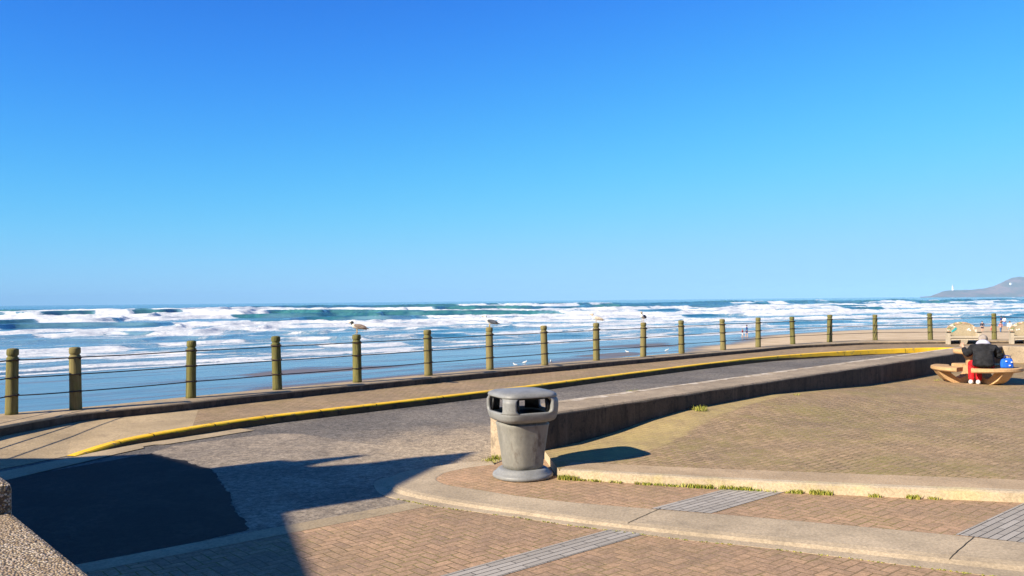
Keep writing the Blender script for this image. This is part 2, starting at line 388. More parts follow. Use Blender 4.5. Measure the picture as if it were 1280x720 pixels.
# concrete strip and lower brick
s0, s1 = G(320, 665, -.04), G(512, 629, -.04); dv = (s1 - s0).normalized(); nv = Vector((dv.y, -dv.x, 0))
A, B = s0 - dv * 14, s1 + dv * 1.2
sheet('concrete_strip', [A, B, B + nv * .26, A + nv * .26], -.032, M['strip_concrete'])
Bb = s1 + dv * .55 + nv * .255; Aa = A + nv * .255
sheet('lower_brick_paving', [Aa, Bb, G(700, 640, -.04), G(1000, 665, -.04), G(1700, 720, -.04), (14, 3), (14, -14), (-4, -14)], -.034, M['lower_brick'])

# grey paver bands
bd = Vector((math.cos(R_(41.5)), math.sin(R_(41.5)), 0)); bn = Vector((bd.y, -bd.x, 0))
c0 = G(778, 667.5, -.04)
wv = .155
sheet('paver_band', [c0 + bd * .35 - bn * wv, c0 + bd * .35 + bn * wv, c0 - bd * 9 + bn * wv, c0 - bd * 9 - bn * wv], -.03, M['paver'])

# middle platform with rounded kerb
low = [(612, 577), (560, 584), (505, 593.5), (478, 599), (468, 604), (470, 613), (482, 621), (512, 627.5), (545, 634), (640, 647), (707, 657), (762, 664), (862, 676.5), (960, 686.5), (1180, 714), (1300, 729), (1700, 780)]
top = [(612, 574), (560, 580), (508, 588.5), (490, 595), (483, 600.5), (487, 606), (499, 611.5), (530, 619.5), (585, 629), (640, 637), (707, 646), (762, 653), (862, 664), (960, 674), (1180, 697), (1300, 709), (1700, 750)]
inn = [(618, 581), (590, 584), (560, 590), (549, 595), (545, 599), (549, 602.5), (558, 606), (575, 609), (605, 613.5), (640, 619), (700, 626.5), (762, 632), (862, 640), (960, 648), (1180, 668), (1300, 680), (1700, 715)]
Lw = smooth_poly([G(a, b, -.04) for a, b in low]); Tp = smooth_poly([G(a, b, 0) for a, b in top]); In = smooth_poly([G(a, b, 0.0) for a, b in inn])
kb = MB()
n_ = len(Lw)
R1 = [Vector((a.x, a.y, -.15)) for a in Lw]; R2 = [Vector((a.x, a.y, -.031)) for a in Lw]
R3 = [a.lerp(b, .74) for a, b in zip(Lw, Tp)]; R3 = [Vector((p.x, p.y, -.027)) for p in R3]
R4 = [Vector((p.x, p.y, -.006)) for p in Tp]
R5 = [Vector((*(a.lerp(b, .12)).xy, .004)) for a, b in zip(Tp, In)]
R6 = [Vector((*(a.lerp(b, .97)).xy, .004)) for a, b in zip(Tp, In)]; R7 = [Vector((p.x, p.y, .001)) for p in In]
for a, b in zip((R1, R2, R3, R4, R5, R6), (R2, R3, R4, R5, R6, R7)): kb.strip(a, b, True)
kerb = kb.build('kerb', M['concrete']); tag(kerb, kind='structure')
jb = MB()
for (x0, y0), (x1, y1), sg in (((762, 664.5), (826, 636), 0), ((1170, 713), (1218, 671.5), 0)):
    rows = []
    for i in range(15):
        t_ = i / 14
        p = G(x0 + (x1 - x0) * t_, y0 + (y1 - y0) * t_, 0)
        best = None
        for k in range(n_):
            if abs(R4[k].x - p.x) > 1.2: continue
            for ra, rb in ((R2, R3), (R3, R4), (R4, R5), (R5, R6)):
                for f_ in (0, .2, .4, .6, .8, 1):
                    qq = ra[k].lerp(rb[k], f_); dd = (qq.xy - p.xy).length
                    if best is None or dd < best[0]: best = (dd, qq.z)
        zz = best[1] + .004
        wob = .003 * math.sin(i * 2.1)
        if zz < -.012: continue
        rows.append((Vector((p.x - .004 + wob, p.y, zz)), Vector((p.x + .005 + wob, p.y, zz))))
    jb.strip([r[0] for r in rows], [r[1] for r in rows])
o = jb.build('kerb_joint', M['joint'], kerb)
plat = In + [Vector((20, 6, 0)), Vector((20, 30, 0)), G(1000, 460, 0), G(690, 566, 0), G(640, 572, 0)]
mp_ = [(p.x, p.y) for p in plat]
sheet('middle_brick_paving', mp_, 0.0, M['mid_brick'])
for cpx, cpy in ((912, 622), (1286, 650)):
    cc = G(cpx, cpy, 0); wv = .25
    # clip the band between the kerb inner line and the step
    pts = []
    for sgn in (-1, 1):
        o0 = cc + bn * wv * sgn
        lo = min(range(-160, 1), key=lambda k: min(((o0 + bd * k * .02).xy - p.xy).length for p in In)) * .02
        pts.append(o0 + bd * (lo + .012)); pts.append(o0 + bd * .95)
    sheet('paver_band', [pts[0], pts[1], pts[3], pts[2]], .004, M['paver'])

# upper terrace
edge = [(699, 587.5), (760, 591), (880, 597.8), (960, 602), (1100, 608.5), (1280, 615.5), (1700, 634)]
ein = [(716, 577.5), (770, 580.5), (880, 585.5), (960, 588.5), (1100, 593.5), (1280, 600), (1700, 616)]
E = smooth_poly([G(a, b, .1) for a, b in edge]); EI = smooth_poly([G(a, b, .1) for a, b in ein])
sb = MB()
S1 = [Vector((p.x, p.y, -.05)) for p in E]; S2 = [Vector((p.x, p.y, .088)) for p in E]
S3 = [Vector((*(a.lerp(b, .06)).xy, .1)) for a, b in zip(E, EI)]
S4 = [Vector((*(a.lerp(b, .2)).xy, .102)) for a, b in zip(E, EI)]
for a, b in zip((S1, S2, S3), (S2, S3, S4)): sb.strip(a, b, False)
# left return of the step, running back to the wall
WS = Vector((.28, 10.7, 0)); WD = Vector((.7071, .7071, 0)); WN = Vector((.7071, -.7071, 0))
T1 = WS + WD * .15
sb.add([(E[0].x, E[0].y, -.05), (E[0].x, E[0].y, .1), (T1.x, T1.y, .1), (T1.x, T1.y, -.05)], [(0, 1, 2, 3)])
st_ = sb.build('step', M['step']); tag(st_, kind='structure')
eb = MB(); eb.strip(S4, [Vector((p.x, p.y, .102)) for p in EI]); o = eb.build('step_edging', M['edging']); tag(o, kind='structure')
wall_end = WS + WD * 19.45
def bank(p):
    v_ = Vector((p[0], p[1], 0)) - WS; a = v_.dot(WD); b = v_.dot(WN)
    h_ = float(np.interp(a, [.1, .8, 1.6, 2.4, 3.25, 5.9, 8, 9.9, 12, 15.5, 19], [0, .02, .07, .15, .2, .22, .14, .06, .03, .02, 0]))
    u_ = min(1, max(0, b / 2.6)); return h_ * (1 - u_ * u_ * (3 - 2 * u_))
EIr = [Vector((p.x, p.y, 0)) for p in EI]
Al = [T1 + WD * (19.25 * k / 140) for k in range(141)] + [WS + WD * 19.4 + WN * (k * 1.5) for k in range(1, 9)]
Bl = [Vector((E[0].x, E[0].y, 0)), EIr[0]] + EIr[1:] + [Vector((30, 4, 0)), Vector((30, 12, 0))]
def resample(P, n):
    L_ = [0]
    for a, b in zip(P[:-1], P[1:]): L_.append(L_[-1] + (b - a).length)
    out = []
    for k in range(n):
        d_ = L_[-1] * k / (n - 1); q_ = min(max(np.searchsorted(L_, d_) - 1, 0), len(P) - 2)
        out.append(P[q_].lerp(P[q_ + 1], (d_ - L_[q_]) / max(1e-9, L_[q_ + 1] - L_[q_])))
    return out
Al, Bl = resample(Al, 220), resample(Bl, 220)
tm = MB(); prv = None
for k in range(61):
    f_ = (k / 60) ** 1.6
    cur = [a.lerp(b, f_) for a, b in zip(Al, Bl)]; cur = [Vector((p.x, p.y, .1 + bank(p))) for p in cur]
    if prv: tm.strip(prv, cur, True)
    prv = cur
o = tm.build('terrace_brick_paving', M['terrace_brick']); tag(o, kind='structure')
vg = [(-.3, .35), (.2, 1.05), (1.2, 1.0), (2.2, .85), (3.2, .62), (4.2, .42), (6, .22), (8, .15), (19, .1)]
va = o.data.attributes.new('verge', 'FLOAT', 'POINT'); vals = []
for v_ in o.data.vertices:
    d_ = v_.co.copy(); d_.z = 0; d_ -= WS; a = d_.dot(WD); b = d_.dot(WN)
    w_ = float(np.interp(a, [q_[0] for q_ in vg], [q_[1] for q_ in vg]))
    vals.append(1 - min(1, max(0, (b - w_ * .8) / (w_ * .45))))
va.data.foreach_set('value', vals)

# low wall
wl = MB(); TH = .82; Ht = .56
corner = WS + WD * 19.4
def ring_at(p, nrm_, prof): return [Vector((p.x, p.y, 0)) + nrm_ * a + Vector((0, 0, b)) for a, b in prof]
prof = [(0, -.12), (0, Ht - .02), (-.02, Ht), (-TH * .75, Ht), (-TH + .02, Ht - .005), (-TH, Ht - .03), (-TH, -.12)]
rings = []
for i in range(60):
    s_ = 19.4 * i / 59; jit = .006 * math.sin(i * 1.7) + .004 * math.sin(i * 4.1)
    p = WS + WD * s_
    rings.append(ring_at(p, WN, [(a + (jit if a < -.5 else 0), b) for a, b in prof]))
wl.loft(rings, smooth=False)
w2 = corner - WN * .0
ret = WN; retn = -WD
rings = [ring_at(corner - WN * TH + ret * s_ + WD * .003, retn, [(a, b if b < 0 else b * 1.0 + .002) for a, b in [(0, -.12), (0, Ht - .02), (-.02, Ht), (-.5, Ht), (-.5, -.12)]]) for s_ in (TH + .003, 4, 8, 14)]
wl.loft(rings, smooth=False)
M['shade_grime'] = mat_concrete('shaded weathered face', (.095, .07, .05), stain=(.03, .026, .022), amt=.75, scale=1.6, drips=((.03, .025, .02), (.17, .13, .095)))  # stained concrete, darkened further so the colour carries the face's shade
wallo = wl.build('low_wall', M['low_wall']); tag(wallo, "long low concrete wall with dark shaded side between road and brick terrace", "wall")
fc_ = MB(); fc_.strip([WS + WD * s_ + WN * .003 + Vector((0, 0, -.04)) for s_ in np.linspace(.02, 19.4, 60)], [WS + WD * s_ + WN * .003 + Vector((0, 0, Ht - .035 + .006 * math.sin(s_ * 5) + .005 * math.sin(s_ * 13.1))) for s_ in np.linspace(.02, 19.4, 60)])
fc_.build('wall_face', M['shade_grime'], wallo)
cb_ = MB(); a_, b_ = [], []
rr = random.Random(3)
for i in range(150):
    s_ = 1.2 + 18.1 * i / 149
    p = WS + WD * s_
    off = TH - .09 - .06 * (1 + math.sin(i * .23) * math.sin(i * .071 + 1)) - .07 * rr.random()
    a_.append(p - WN * off + Vector((0, 0, Ht + .003))); b_.append(p - WN * (TH - .035) + Vector((0, 0, Ht + .003)))
cb_.strip(a_, b_); o = cb_.build('salt_crust', M['salt'], wallo)

# ------------------------------------------------------------------ yellow kerb, promenade, sea wall
kx = [95, 112, 130, 165, 200, 260, 320, 400, 480, 560, 640, 720, 800, 880, 960, 1010, 1060, 1120, 1180, 1210, 1260, 1340]
ky = [570, 564, 558, 548.5, 541.5, 531.5, 522.5, 513, 504, 494.8, 485.3, 475, 464.8, 454.8, 446, 442, 438.8, 436, 434.6, 434.6, 437, 442]
kz = [-.03, -.01, .015, .045, .07, .085, .09, .09, .09, .09, .09, .09, .095, .105, .115, .13, .14, .14, .14, .14, .14, .14]
fx = [-340, -90, -40, 0, 50, 105, 160, 212, 280, 346, 446, 535, 612, 681, 745, 804, 852, 904, 947, 991, 1037, 1094, 1163, 1243, 1340]
fy = [603, 551, 541, 533, 524, 515.5, 510, 505, 497.5, 490.5, 480.5, 471.8, 464.7, 458.8, 453, 448, 444, 439.5, 436, 432, 429.6, 427.2, 426.5, 426, 426]
cols = np.linspace(95, 1340, 180)
KY, KZ, FY = pchip(kx, ky, cols), pchip(kx, kz, cols), pchip(fx, fy, cols)
Kt = [G(x, y, z) for x, y, z in zip(cols, KY, KZ)]
Ff = [G(x, y, .25) for x, y in zip(cols, FY)]
def offset2(P, d_):
    out = []
    for i in range(len(P)):
        t_ = (P[min(i + 1, len(P) - 1)] - P[max(i - 1, 0)]); t_.z = 0; t_.normalize()
        out.append(P[i] + Vector((-t_.y, t_.x, 0)) * d_)
    return out
Ki = offset2(Kt, .15)
yb = MB()
fb = offset2(Kt, -.02); f0 = [Vector((p.x, p.y, min(-.034, p.z - .005))) for p in fb]
k1 = [Vector((p.x, p.y, p.z - .015)) for p in Kt]; k2 = offset2(Kt, .02)
f0 = [Vector((p.x, p.y, -.14)) for p in fb]
kd = [Vector((p.x, p.y, p.z - .06)) for p in Ki]
for a, b in zip((f0, k1, k2, Ki), (k1, k2, Ki, kd)): yb.strip(a, b, False)
ybo = yb.build('yellow_kerb', M['yellow']); tag(ybo, kind='structure')
# worn kerb face, coloured dark for its shade; drops away where the face is lit
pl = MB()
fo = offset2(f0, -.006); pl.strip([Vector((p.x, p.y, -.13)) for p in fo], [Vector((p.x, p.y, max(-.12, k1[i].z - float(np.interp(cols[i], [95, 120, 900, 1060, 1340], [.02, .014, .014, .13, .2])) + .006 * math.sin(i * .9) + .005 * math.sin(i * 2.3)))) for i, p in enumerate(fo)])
M['kerb_shade'] = mat_concrete('shaded worn kerb face', (.11, .075, .035), stain=(.03, .025, .02), amt=.8)
pl.build('kerb_face_shade', M['kerb_shade'], ybo)
jm_ = MB()
for px in (150, 188, 262, 330, 396, 470, 548, 630, 715, 800, 885, 965, 1050, 1125):
    k_ = int(np.searchsorted(cols, px)); d_ = (Kt[k_ + 1] - Kt[k_ - 1]).normalized() * .007
    A_ = [fb[k_] + Vector((0, 0, 0)), k1[k_], k2[k_], Ki[k_]]; A_[0] = Vector((fb[k_].x, fb[k_].y, -.04))
    nn_ = Vector((d_.y, -d_.x, 0)).normalized() * .008
    A_ = [A_[0] + nn_, A_[1] + nn_, A_[2] + Vector((0, 0, .003)), A_[3] + Vector((0, 0, .003))]
    jm_.strip([p - d_ for p in A_], [p + d_ for p in A_])
jo_ = jm_.build('kerb_joint', M['joint'], ybo)
sw = MB()
swz = [np.interp(x, [95, 130, 760, 1010, 1340], [-.03, .03, .045, .115, .125]) for x in cols]
Ka = [Vector((p.x, p.y, z)) for p, z in zip(Ki, [k.z - .005 for k in Ki])]
Fb = [Vector((p.x, p.y, np.interp(x, [95, 260, 760, 1010, 1340], [.11, .105, .105, .14, .155]))) for p, x in zip(Ff, cols)]
NS = 5
pw = MB(); k_cut = int(np.searchsorted(cols, 243)); prev = Ka
for i in range(1, NS + 1):
    cur = [a.lerp(b, i / NS) for a, b in zip(Ka, Fb)]
    sw.strip(prev[:k_cut + 1], cur[:k_cut + 1], True); pw.strip(prev[k_cut:], cur[k_cut:], True); prev = cur
M['prom_brick'] = mat_brick('promenade brick', R_(43), (.40, .275, .165), (.30, .205, .12), (.15, .11, .06), (.18, .15, .05), .25, size=.09, grout=.08)
o = pw.build('promenade_brick_paving', M['prom_brick']); tag(o, kind='structure')
# ramp at the left, running down to the road
lk = [Ka[0], G(40, 579, -.034), G(-30, 592, -.034), G(-120, 612, -.034), G(-340, 670, -.034)]; lf = [Fb[0], G(50, 524, .25), G(0, 533, .25), G(-90, 551, .25), G(-340, 603, .25)]
lf = [Vector((p.x, p.y, z)) for p, z in zip(lf, (.11, .105, .10, .09, .07))]
mids = [a.lerp(b, .5) - Vector((0, 0, .0)) for a, b in zip(lk, lf)]
sw.strip(lk, mids, True); sw.strip(mids, lf, True)
o = sw.build('pavement', M['sidewalk']); tag(o, kind='structure')
gt = MB(); g0 = [Vector((p.x, p.y, -.033)) for p in offset2(f0, .0)][:30]; g1 = [Vector((p.x, p.y, -.029)) for p in offset2(f0, -.42)][:30]
g1 = [p + (a - p) * (.25 if 8 < i < 13 else 0) for i, (p, a) in enumerate(zip(g1, g0))]
gt.strip([G(-60, 602, -.033)] + g0, [G(-60, 616, -.032)] + g1); o = gt.build('gutter', M['strip_concrete']); tag(o, kind='structure')

posts = [(-300, 584, .0), (14.5, 518.7, 436), (95, 512.5, 433), (238.7, 498, 427), (346.6, 487.7, 422), (446.6, 478.5, 418.7), (535.6, 470, 413.7), (612.4, 462.7, 410.7), (681, 457, 408),
         (745.6, 451.2, 405), (804, 446.5, 402.5), (852, 442.5, 401), (904, 438, 399), (947.7, 434.5, 397), (991, 430.7, 394.5), (1037, 428.2, 392.7), (1094, 425.8, 391.7), (1163, 425.2, 391.3), (1243, 425, 390), (1338, 425, 0)]
PB = [G(x, y - .6, .25) for x, y, _ in posts]
colsf = np.linspace(-330, 1338, 240); FYa = pchip(fx, fy, colsf)
Fa = [G(x, y, .25) for x, y in zip(colsf, FYa)]
pbx = [p[0] for p in posts]; pby = [p[1] for p in posts]
Bk = offset2([G(x, y, .25) for x, y in zip(colsf, pchip(pbx, pby, np.clip(colsf, pbx[0], pbx[-1])) - .6)], .24)
cu = MB()
c1 = [Vector((p.x, p.y, -.16)) for p in Fa]; c2 = [Vector((p.x, p.y, .235)) for p in Fa]; c3 = offset2(Fa, .02)
c5 = Bk; c6 = [Vector((p.x, p.y, -4.2)) for p in Bk]
for a, b in zip((c1, c2, c3, c5), (c2, c3, c5, c6)): cu.strip(a, b, False)
o = cu.build('sea_wall', M['curb']); swo = o
fc_ = MB(); fc_.strip(offset2(c1, -.003), [p - Vector((0, 0, .02)) for p in offset2(c2, -.003)]); fc_.build('inner_face', M['shade_grime'], swo)  # same stained concrete with the shade put into its colour
tag(swo, "raised concrete sea wall edge carrying the wooden post fence above the beach", "sea wall")

# fence
fence = empty('cable_fence', PB[0]); tag(fence, "fence of round weathered timber posts joined by three dark cables along the sea wall", "fence")
inv = Vector(PB[0])
rp = random.Random(5)
heights = (.31, .595, .875)
def post_mesh(seed):
    r_ = random.Random(seed); m = MB()
    k = r_.uniform(.94, 1.05)
    pr = [(.098, -.02), (.096, .05), (.093, .3), (.092, .6), (.09, .9), (.088, .915), (.074, .925), (.072, .94), (.086, .955), (.09, .97), (.089, 1.035), (.08, 1.055), (.04, 1.062)]
    n = 18; rings = []
    for r, z in pr:
        ring = []
        for i in range(n):
            a = 2 * math.pi * i / n
            rr_ = r * k * (1 + .035 * math.sin(2 * a + seed) + .02 * math.sin(5 * a + seed * 2 + z * 3))
            ring.append((rr_ * math.cos(a), rr_ * math.sin(a), z))
        rings.append(ring)
    m.loft(rings); return m
for i, (p, q) in enumerate(zip(PB, posts)):
    po = post_mesh(i).build('post', M['post'], fence, p - inv)
    po.rotation_euler = (rp.uniform(-.022, .022), rp.uniform(-.024, .024), rp.uniform(0, 6)); po.scale = (1, 1, rp.uniform(.975, 1.02))
    for h in heights:
        m = MB()
        m.tube([(.099 * math.cos(a * math.pi / 8), .099 * math.sin(a * math.pi / 8), h + .012 * math.sin(a * math.pi / 8 + i)) for a in range(17)], .009, 6)
        m.box((.1, .02, h), (.03, .03, .035))
        cl = m.build('cable_clip', M['clip'], po)
        cl.rotation_euler = (0, 0, -.5 - po.rotation_euler.z)
for h in heights:
    pts = []
    for a, b in zip(PB[:-1], PB[1:]):
        for k in range(8):
            t_ = k / 8; pp = a.lerp(b, t_) - inv; out = Vector((-.7, .7, 0)) * .0
            pts.append(pp + Vector((0, 0, h - .03 * t_ * (1 - t_))) + out)
    pts.append(PB[-1] - inv + Vector((0, 0, h)))
    m = MB(); m.tube([p + Vector((.075, -.075, 0)) for p in pts], .0105, 6); m.build('cable', M['cable'], fence)

# ------------------------------------------------------------------ foreground aggregate wall
W0 = Vector((-1.39, 2.83, 0)); WF = Vector((-2.18, 3.72, 0)); ad = (WF - W0).normalized(); an = Vector((-ad.y, ad.x, 0))
aw = MB(); a0 = W0 - ad * 2.4
aw.prism([a0, WF, WF + an * .55, a0 + an * .55], -.12, 1.1)
awo = aw.build('aggregate_wall', M['aggregate'], bevel=.022); tag(awo, "sunlit pebble-finished concrete wall in the near left corner", "wall")
ap = MB(); ap.prism([WF + ad * .004 + an * -.005, WF + ad * .5 - an * .005, WF + ad * .5 + an * .56, WF + ad * .004 + an * .56], -.12, 1.225)
ap.build('pillar', M['aggregate'], awo, bevel=.03)

# ------------------------------------------------------------------ building behind (throws the shadow at the left)
Ld = Vector((LX, LY, 0)); Nd = Vector((-LY, LX, 0)); A0 = -6.5; TE = math.tan(EL)
def sil(px, py, z=-.04):
    p = G(px, py, z); return (p.dot(Nd), z + (p.dot(Ld) - A0) * TE)
sh = [(398, 735), (395, 720), (360, 638), (488, 621), (530, 599), (598, 564.5), (548, 569.5), (520, 571.5), (488, 577), (440, 580.5), (395, 583.5), (372, 577), (355, 575), (330, 577.5), (300, 583), (266, 588), (190, 567), (0, 577)]
S = [sil(*p) for p in sh]
u_last = S[-1][0]
poly = [(S[0][0] - .15, -.04)] + [(S[0][0] - .15, S[0][1])] + S[1:] + [(u_last + 9, S[-1][1] + .4), (u_last + 9, -.04)]
bl = empty('building', Ld * A0 + Nd * (u_last)); tag(bl, "tall pale house outside the frame whose dark shadow falls across the road", "building")
bo = Vector(bl.location)
bm_ = MB(); n = len(poly)
def bp(u, z, a): return Ld * (A0 + a) + Nd * u + Vector((0, 0, z)) - bo
vs = [bp(u, z, 0) for u, z in poly] + [bp(u, z, -7) for u, z in poly]
bm_.add(vs, [list(range(n)), list(range(n, 2 * n))[::-1]] + [(i, n + i, n + (i + 1) % n, (i + 1) % n) for i in range(n)])
M['stucco'] = mat_concrete('building stucco', (.5, .45, .38), amt=.2)
bm_.build('wall', M['stucco'], bl)
rl = [sil(*p) for p in ((371, 576.5), (425, 571), (464, 567.5), (466, 569.5), (432, 574.5), (393, 582))]; N6 = len(rl)
rm = MB(); rm.add([bp(u, z, -.1) for u, z in rl] + [bp(u, z, -.4) for u, z in rl], [list(range(N6)), list(range(N6, 2 * N6))[::-1]] + [(i, N6 + i, N6 + (i + 1) % N6, (i + 1) % N6) for i in range(N6)])
rm.build('roof_trim', M['stucco'], bl)
sky_block = MB(); sky_block.box(Vector((8, -13, 5.6)) - bo, (30, 7, 11.5)); M['blocker'] = mat_simple('dark blocker', (.14, .11, .085), .9, .3, 3)
sky_block.build('wing', M['blocker'], bl)  # unseen block added behind the camera to cut skylight on shaded faces
M['glass'] = mat_simple('window glass', (.05, .07, .09), .08, .1, spec=.6, bump=0)
M['white'] = mat_simple('white paint', (.78, .77, .74), .5, .05)
for k in range(3):
    for zz in (1.7,):
        u = u_last + 1.2 + k * 2.6
        f_ = MB()
        for du, dz, a, b in ((0, .72, 1.3, .09), (0, -.72, 1.3, .09), (-.6, 0, .09, 1.36), (.6, 0, .09, 1.36)):
            c_ = bp(u + du, zz + dz, .03); f_.box(c_, (a, .06, b), math.atan2(Nd.y, Nd.x))
        fo_ = f_.build('window', M['white'], bl)
        g_ = MB(); g_.box(bp(u, zz, .012), (1.16, .03, 1.4), math.atan2(Nd.y, Nd.x)); g_.build('pane', M['glass'], fo_)

# ------------------------------------------------------------------ trash can
can = empty('trash_can', G(653.5, 595.5, 0), R_(24)); tag(can, "grey plastic litter bin with open-sided hood standing at the end of the low wall", "trash can")
def sq(hw, n, z, N=64, a0=0, a1=2 * math.pi, closed=True):
    out = []
    for i in range(N):
        a = a0 + (a1 - a0) * i / (N if closed else N - 1)
        c_, s_ = abs(math.cos(a)), abs(math.sin(a))
        r = hw * (c_ ** n + s_ ** n) ** (-1 / n); out.append((r * math.cos(a), r * math.sin(a), z))
    return out
m = MB()
m.loft([sq(a, nn, z) for a, nn, z in ((.315, 2.1, 0), (.338, 2.1, .012), (.342, 2.1, .03), (.33, 2.1, .055), (.305, 2.15, .062), (.3, 2.15, .075), (.285, 2.2, .084), (.28, 2.2, .096), (.255, 2.3, .108), (.2, 2.3, .11))])
m.build('base', M['hood'], can)
m = MB()
m.loft([sq(a, nn, z) for a, nn, z in ((.2, 2.4, .108), (.216, 2.5, .113), (.222, 2.6, .16), (.236, 2.8, .3), (.254, 3.1, .45), (.267, 3.3, .575), (.275, 3.4, .605), (.274, 3.4, .612), (.254, 3.4, .616), (.25, 3.4, .68))])
m.build('body', M['can'], can)
hood = MB(); NH = 4.6; hw = .345
hood.loft([sq(a, nn, z) for a, nn, z in ((.255, 3.4, .638), (.285, 3.6, .641), (.32, 4.2, .662), (.331, 4.4, .685), (.34, 4.5, .72), (.345, NH, .745), (.343, NH, .752), (.335, NH, .756), (.305, NH, .756), (.3, NH, .74), (.26, 4, .68))], cap0=False, cap1=False)
zb, zt = .745, .925
def hwz(z): return hw + .006 * math.sin((z - zb) / (zt - zb) * math.pi) - .02 * max(0, (z - .88)) / .05
for qd in range(4):
    rings = []
    for i in range(13):
        t_ = i / 12; z = zb + (zt - zb) * t_; e_ = min(t_, 1 - t_) / .28
        o_ = 33.5 if e_ >= 1 else 33.5 - 9 * (1 - math.sqrt(max(0, 1 - (1 - e_) ** 2)))
        a0_, a1_ = R_(o_ + 90 * qd), R_(90 - o_ + 90 * qd)
        h_ = hwz(z)
        rings.append(sq(h_, NH, z, 12, a0_, a1_, False) + sq(h_ - .035, NH, z, 12, a0_, a1_, False)[::-1])
    hood.loft(rings)
hood.loft([sq(a, nn, z) for a, nn, z in ((.29, NH, .918), (.315, NH, .916), (.337, NH, .92), (.339, NH, .93), (.333, NH, .95), (.318, 4.4, .965), (.285, 4, .978), (.2, 3, .99), (.1, 2.4, .996), (.02, 2, .998))])
hood.build('hood', M['hood'], can)
lin = MB()
for qd in range(4):
    for kk in range(1):
        rings = []
        for i in range(2):
            z = zb - .005 + (zt - zb - .005) * i
            rings.append(sq(hwz(z) - .038, NH, z, 12, R_(30 + 90 * qd), R_(60 + 90 * qd), False) + sq(hwz(z) - .06, NH, z, 12, R_(30 + 90 * qd), R_(60 + 90 * qd), False)[::-1])
        lin.loft(rings)
lin.loft([sq(.3, NH, .9), sq(.3, NH, .914)])
lo_ = lin.build('hood_inner_shade', M['black'], can)  # black shell inside the pillars, standing in for the hood's inner shade
m = MB(); m.loft([sq(.29, NH, .68), sq(.295, NH, .72), sq(.27, NH, .722), sq(.22, 3, .66), sq(.02, 2, .64)], cap0=False)
m.build('liner', M['black'], can)

# ------------------------------------------------------------------ picnic table
tc_ = G(1221, 478.6, .1); TBc = Vector((tc_.x, tc_.y, .1))
VA = -math.atan2(TBc.x, TBc.y); VR = Matrix.Rotation(VA, 3, 'Z')
tb = empty('picnic_table', TBc, VA); tb.scale = (.96, .96, 1); tag(tb, "round tan concrete picnic table with three curved seats on the brick terrace", "picnic table")
m = MB(); m.lathe([(.3, 0), (.3, .06), (.25, .12), (.22, .3), (.22, .5), (.27, .6), (.32, .64)], n=28); m.build('pedestal', M['table'], tb)
m = MB(); m.lathe([(.4, .635), (.46, .645), (.475, .67), (.475, .725), (.46, .74), (.4, .745)], n=36); m.build('tabletop', M['table'], tb)
def seat(a0, a1):
    m = MB(); rings = []
    N = 18
    pro = [(.56, .3), (.56, .365), (.58, .375), (.9, .375), (.94, .36), (.945, .31), (.92, .285), (.58, .285)]
    for i in range(N):
        a = R_(a0 + (a1 - a0) * i / (N - 1)); k = 1.0
        e_ = min(i, N - 1 - i)
        if e_ == 0: pp = [(.76 + (r - .76) * .72, z) for r, z in pro]
        elif e_ == 1: pp = [(.76 + (r - .76) * .93, z) for r, z in pro]
        else: pp = pro
        rings.append([(r * math.cos(a), r * math.sin(a), z) for r, z in pp])
    m.loft(rings, smooth=False); return m
def fin(a):
    m = MB()
    out = [(.18, 0), (.5, 0), (.62, .03), (.74, .1), (.84, .2), (.9, .284), (.66, .284), (.6, .22), (.5, .14), (.42, .12), (.33, .15), (.27, .22), (.235, .34), (.18, .4)]
    ca, sa = math.cos(R_(a)), math.sin(R_(a)); n = len(out); hwf = .15
    vs = [(r * ca - hwf * sa, r * sa + hwf * ca, z) for r, z in out] + [(r * ca + hwf * sa, r * sa - hwf * ca, z) for r, z in out]
    m.add(vs, [list(range(n)), list(range(n, 2 * n))[::-1]] + [(i, n + i, n + (i + 1) % n, (i + 1) % n) for i in range(n)])
    return m
for (a0, a1), fa in (((158, 244), 203), ((263, 357), 313), ((38, 126), 82)):
    s_ = seat(a0, a1).build('seat', M['table'], tb, bevel=0); fin(fa).build('seat_support', M['table'], s_, bevel=.02)

# ------------------------------------------------------------------ skinned figures
def skin(name, verts, edges, mat, parent, root=0, sub=2, loc=None, rz=0):
    me = bpy.data.meshes.new(name); me.from_pydata([v[0] for v in verts], edges, [])
    o = bpy.data.objects.new(name, me); COL.objects.link(o)
    md = o.modifiers.new('skin', 'SKIN'); md.use_smooth_shade = True
    for i, v in enumerate(verts):
        r = v[1]; me.skin_vertices[0].data[i].radius = r if isinstance(r, (tuple, list)) else (r, r)
        me.skin_vertices[0].data[i].use_root = (i == root)
    sm = o.modifiers.new('sub', 'SUBSURF'); sm.levels = sub; sm.render_levels = sub
    bpy.context.view_layer.update()
    dg = bpy.context.evaluated_depsgraph_get()
    nm = bpy.data.meshes.new_from_object(o.evaluated_get(dg)); nm.name = name
    bpy.data.objects.remove(o)
    nm.materials.clear()
    return link(name, nm, mat, parent, loc, rz)

def chain(start_idx, verts, edges, pts):
    prev = start_idx
    for p, r in pts:
        verts.append((p, r)); edges.append((prev, len(verts) - 1)); prev = len(verts) - 1
    return prev

M['skin'] = mat_simple('skin', (.5, .3, .2), .5, .08)
def cloth(name, col, var=.2): return mat_simple('cloth ' + name, col, .85, var, 14, .2, .3, .01)

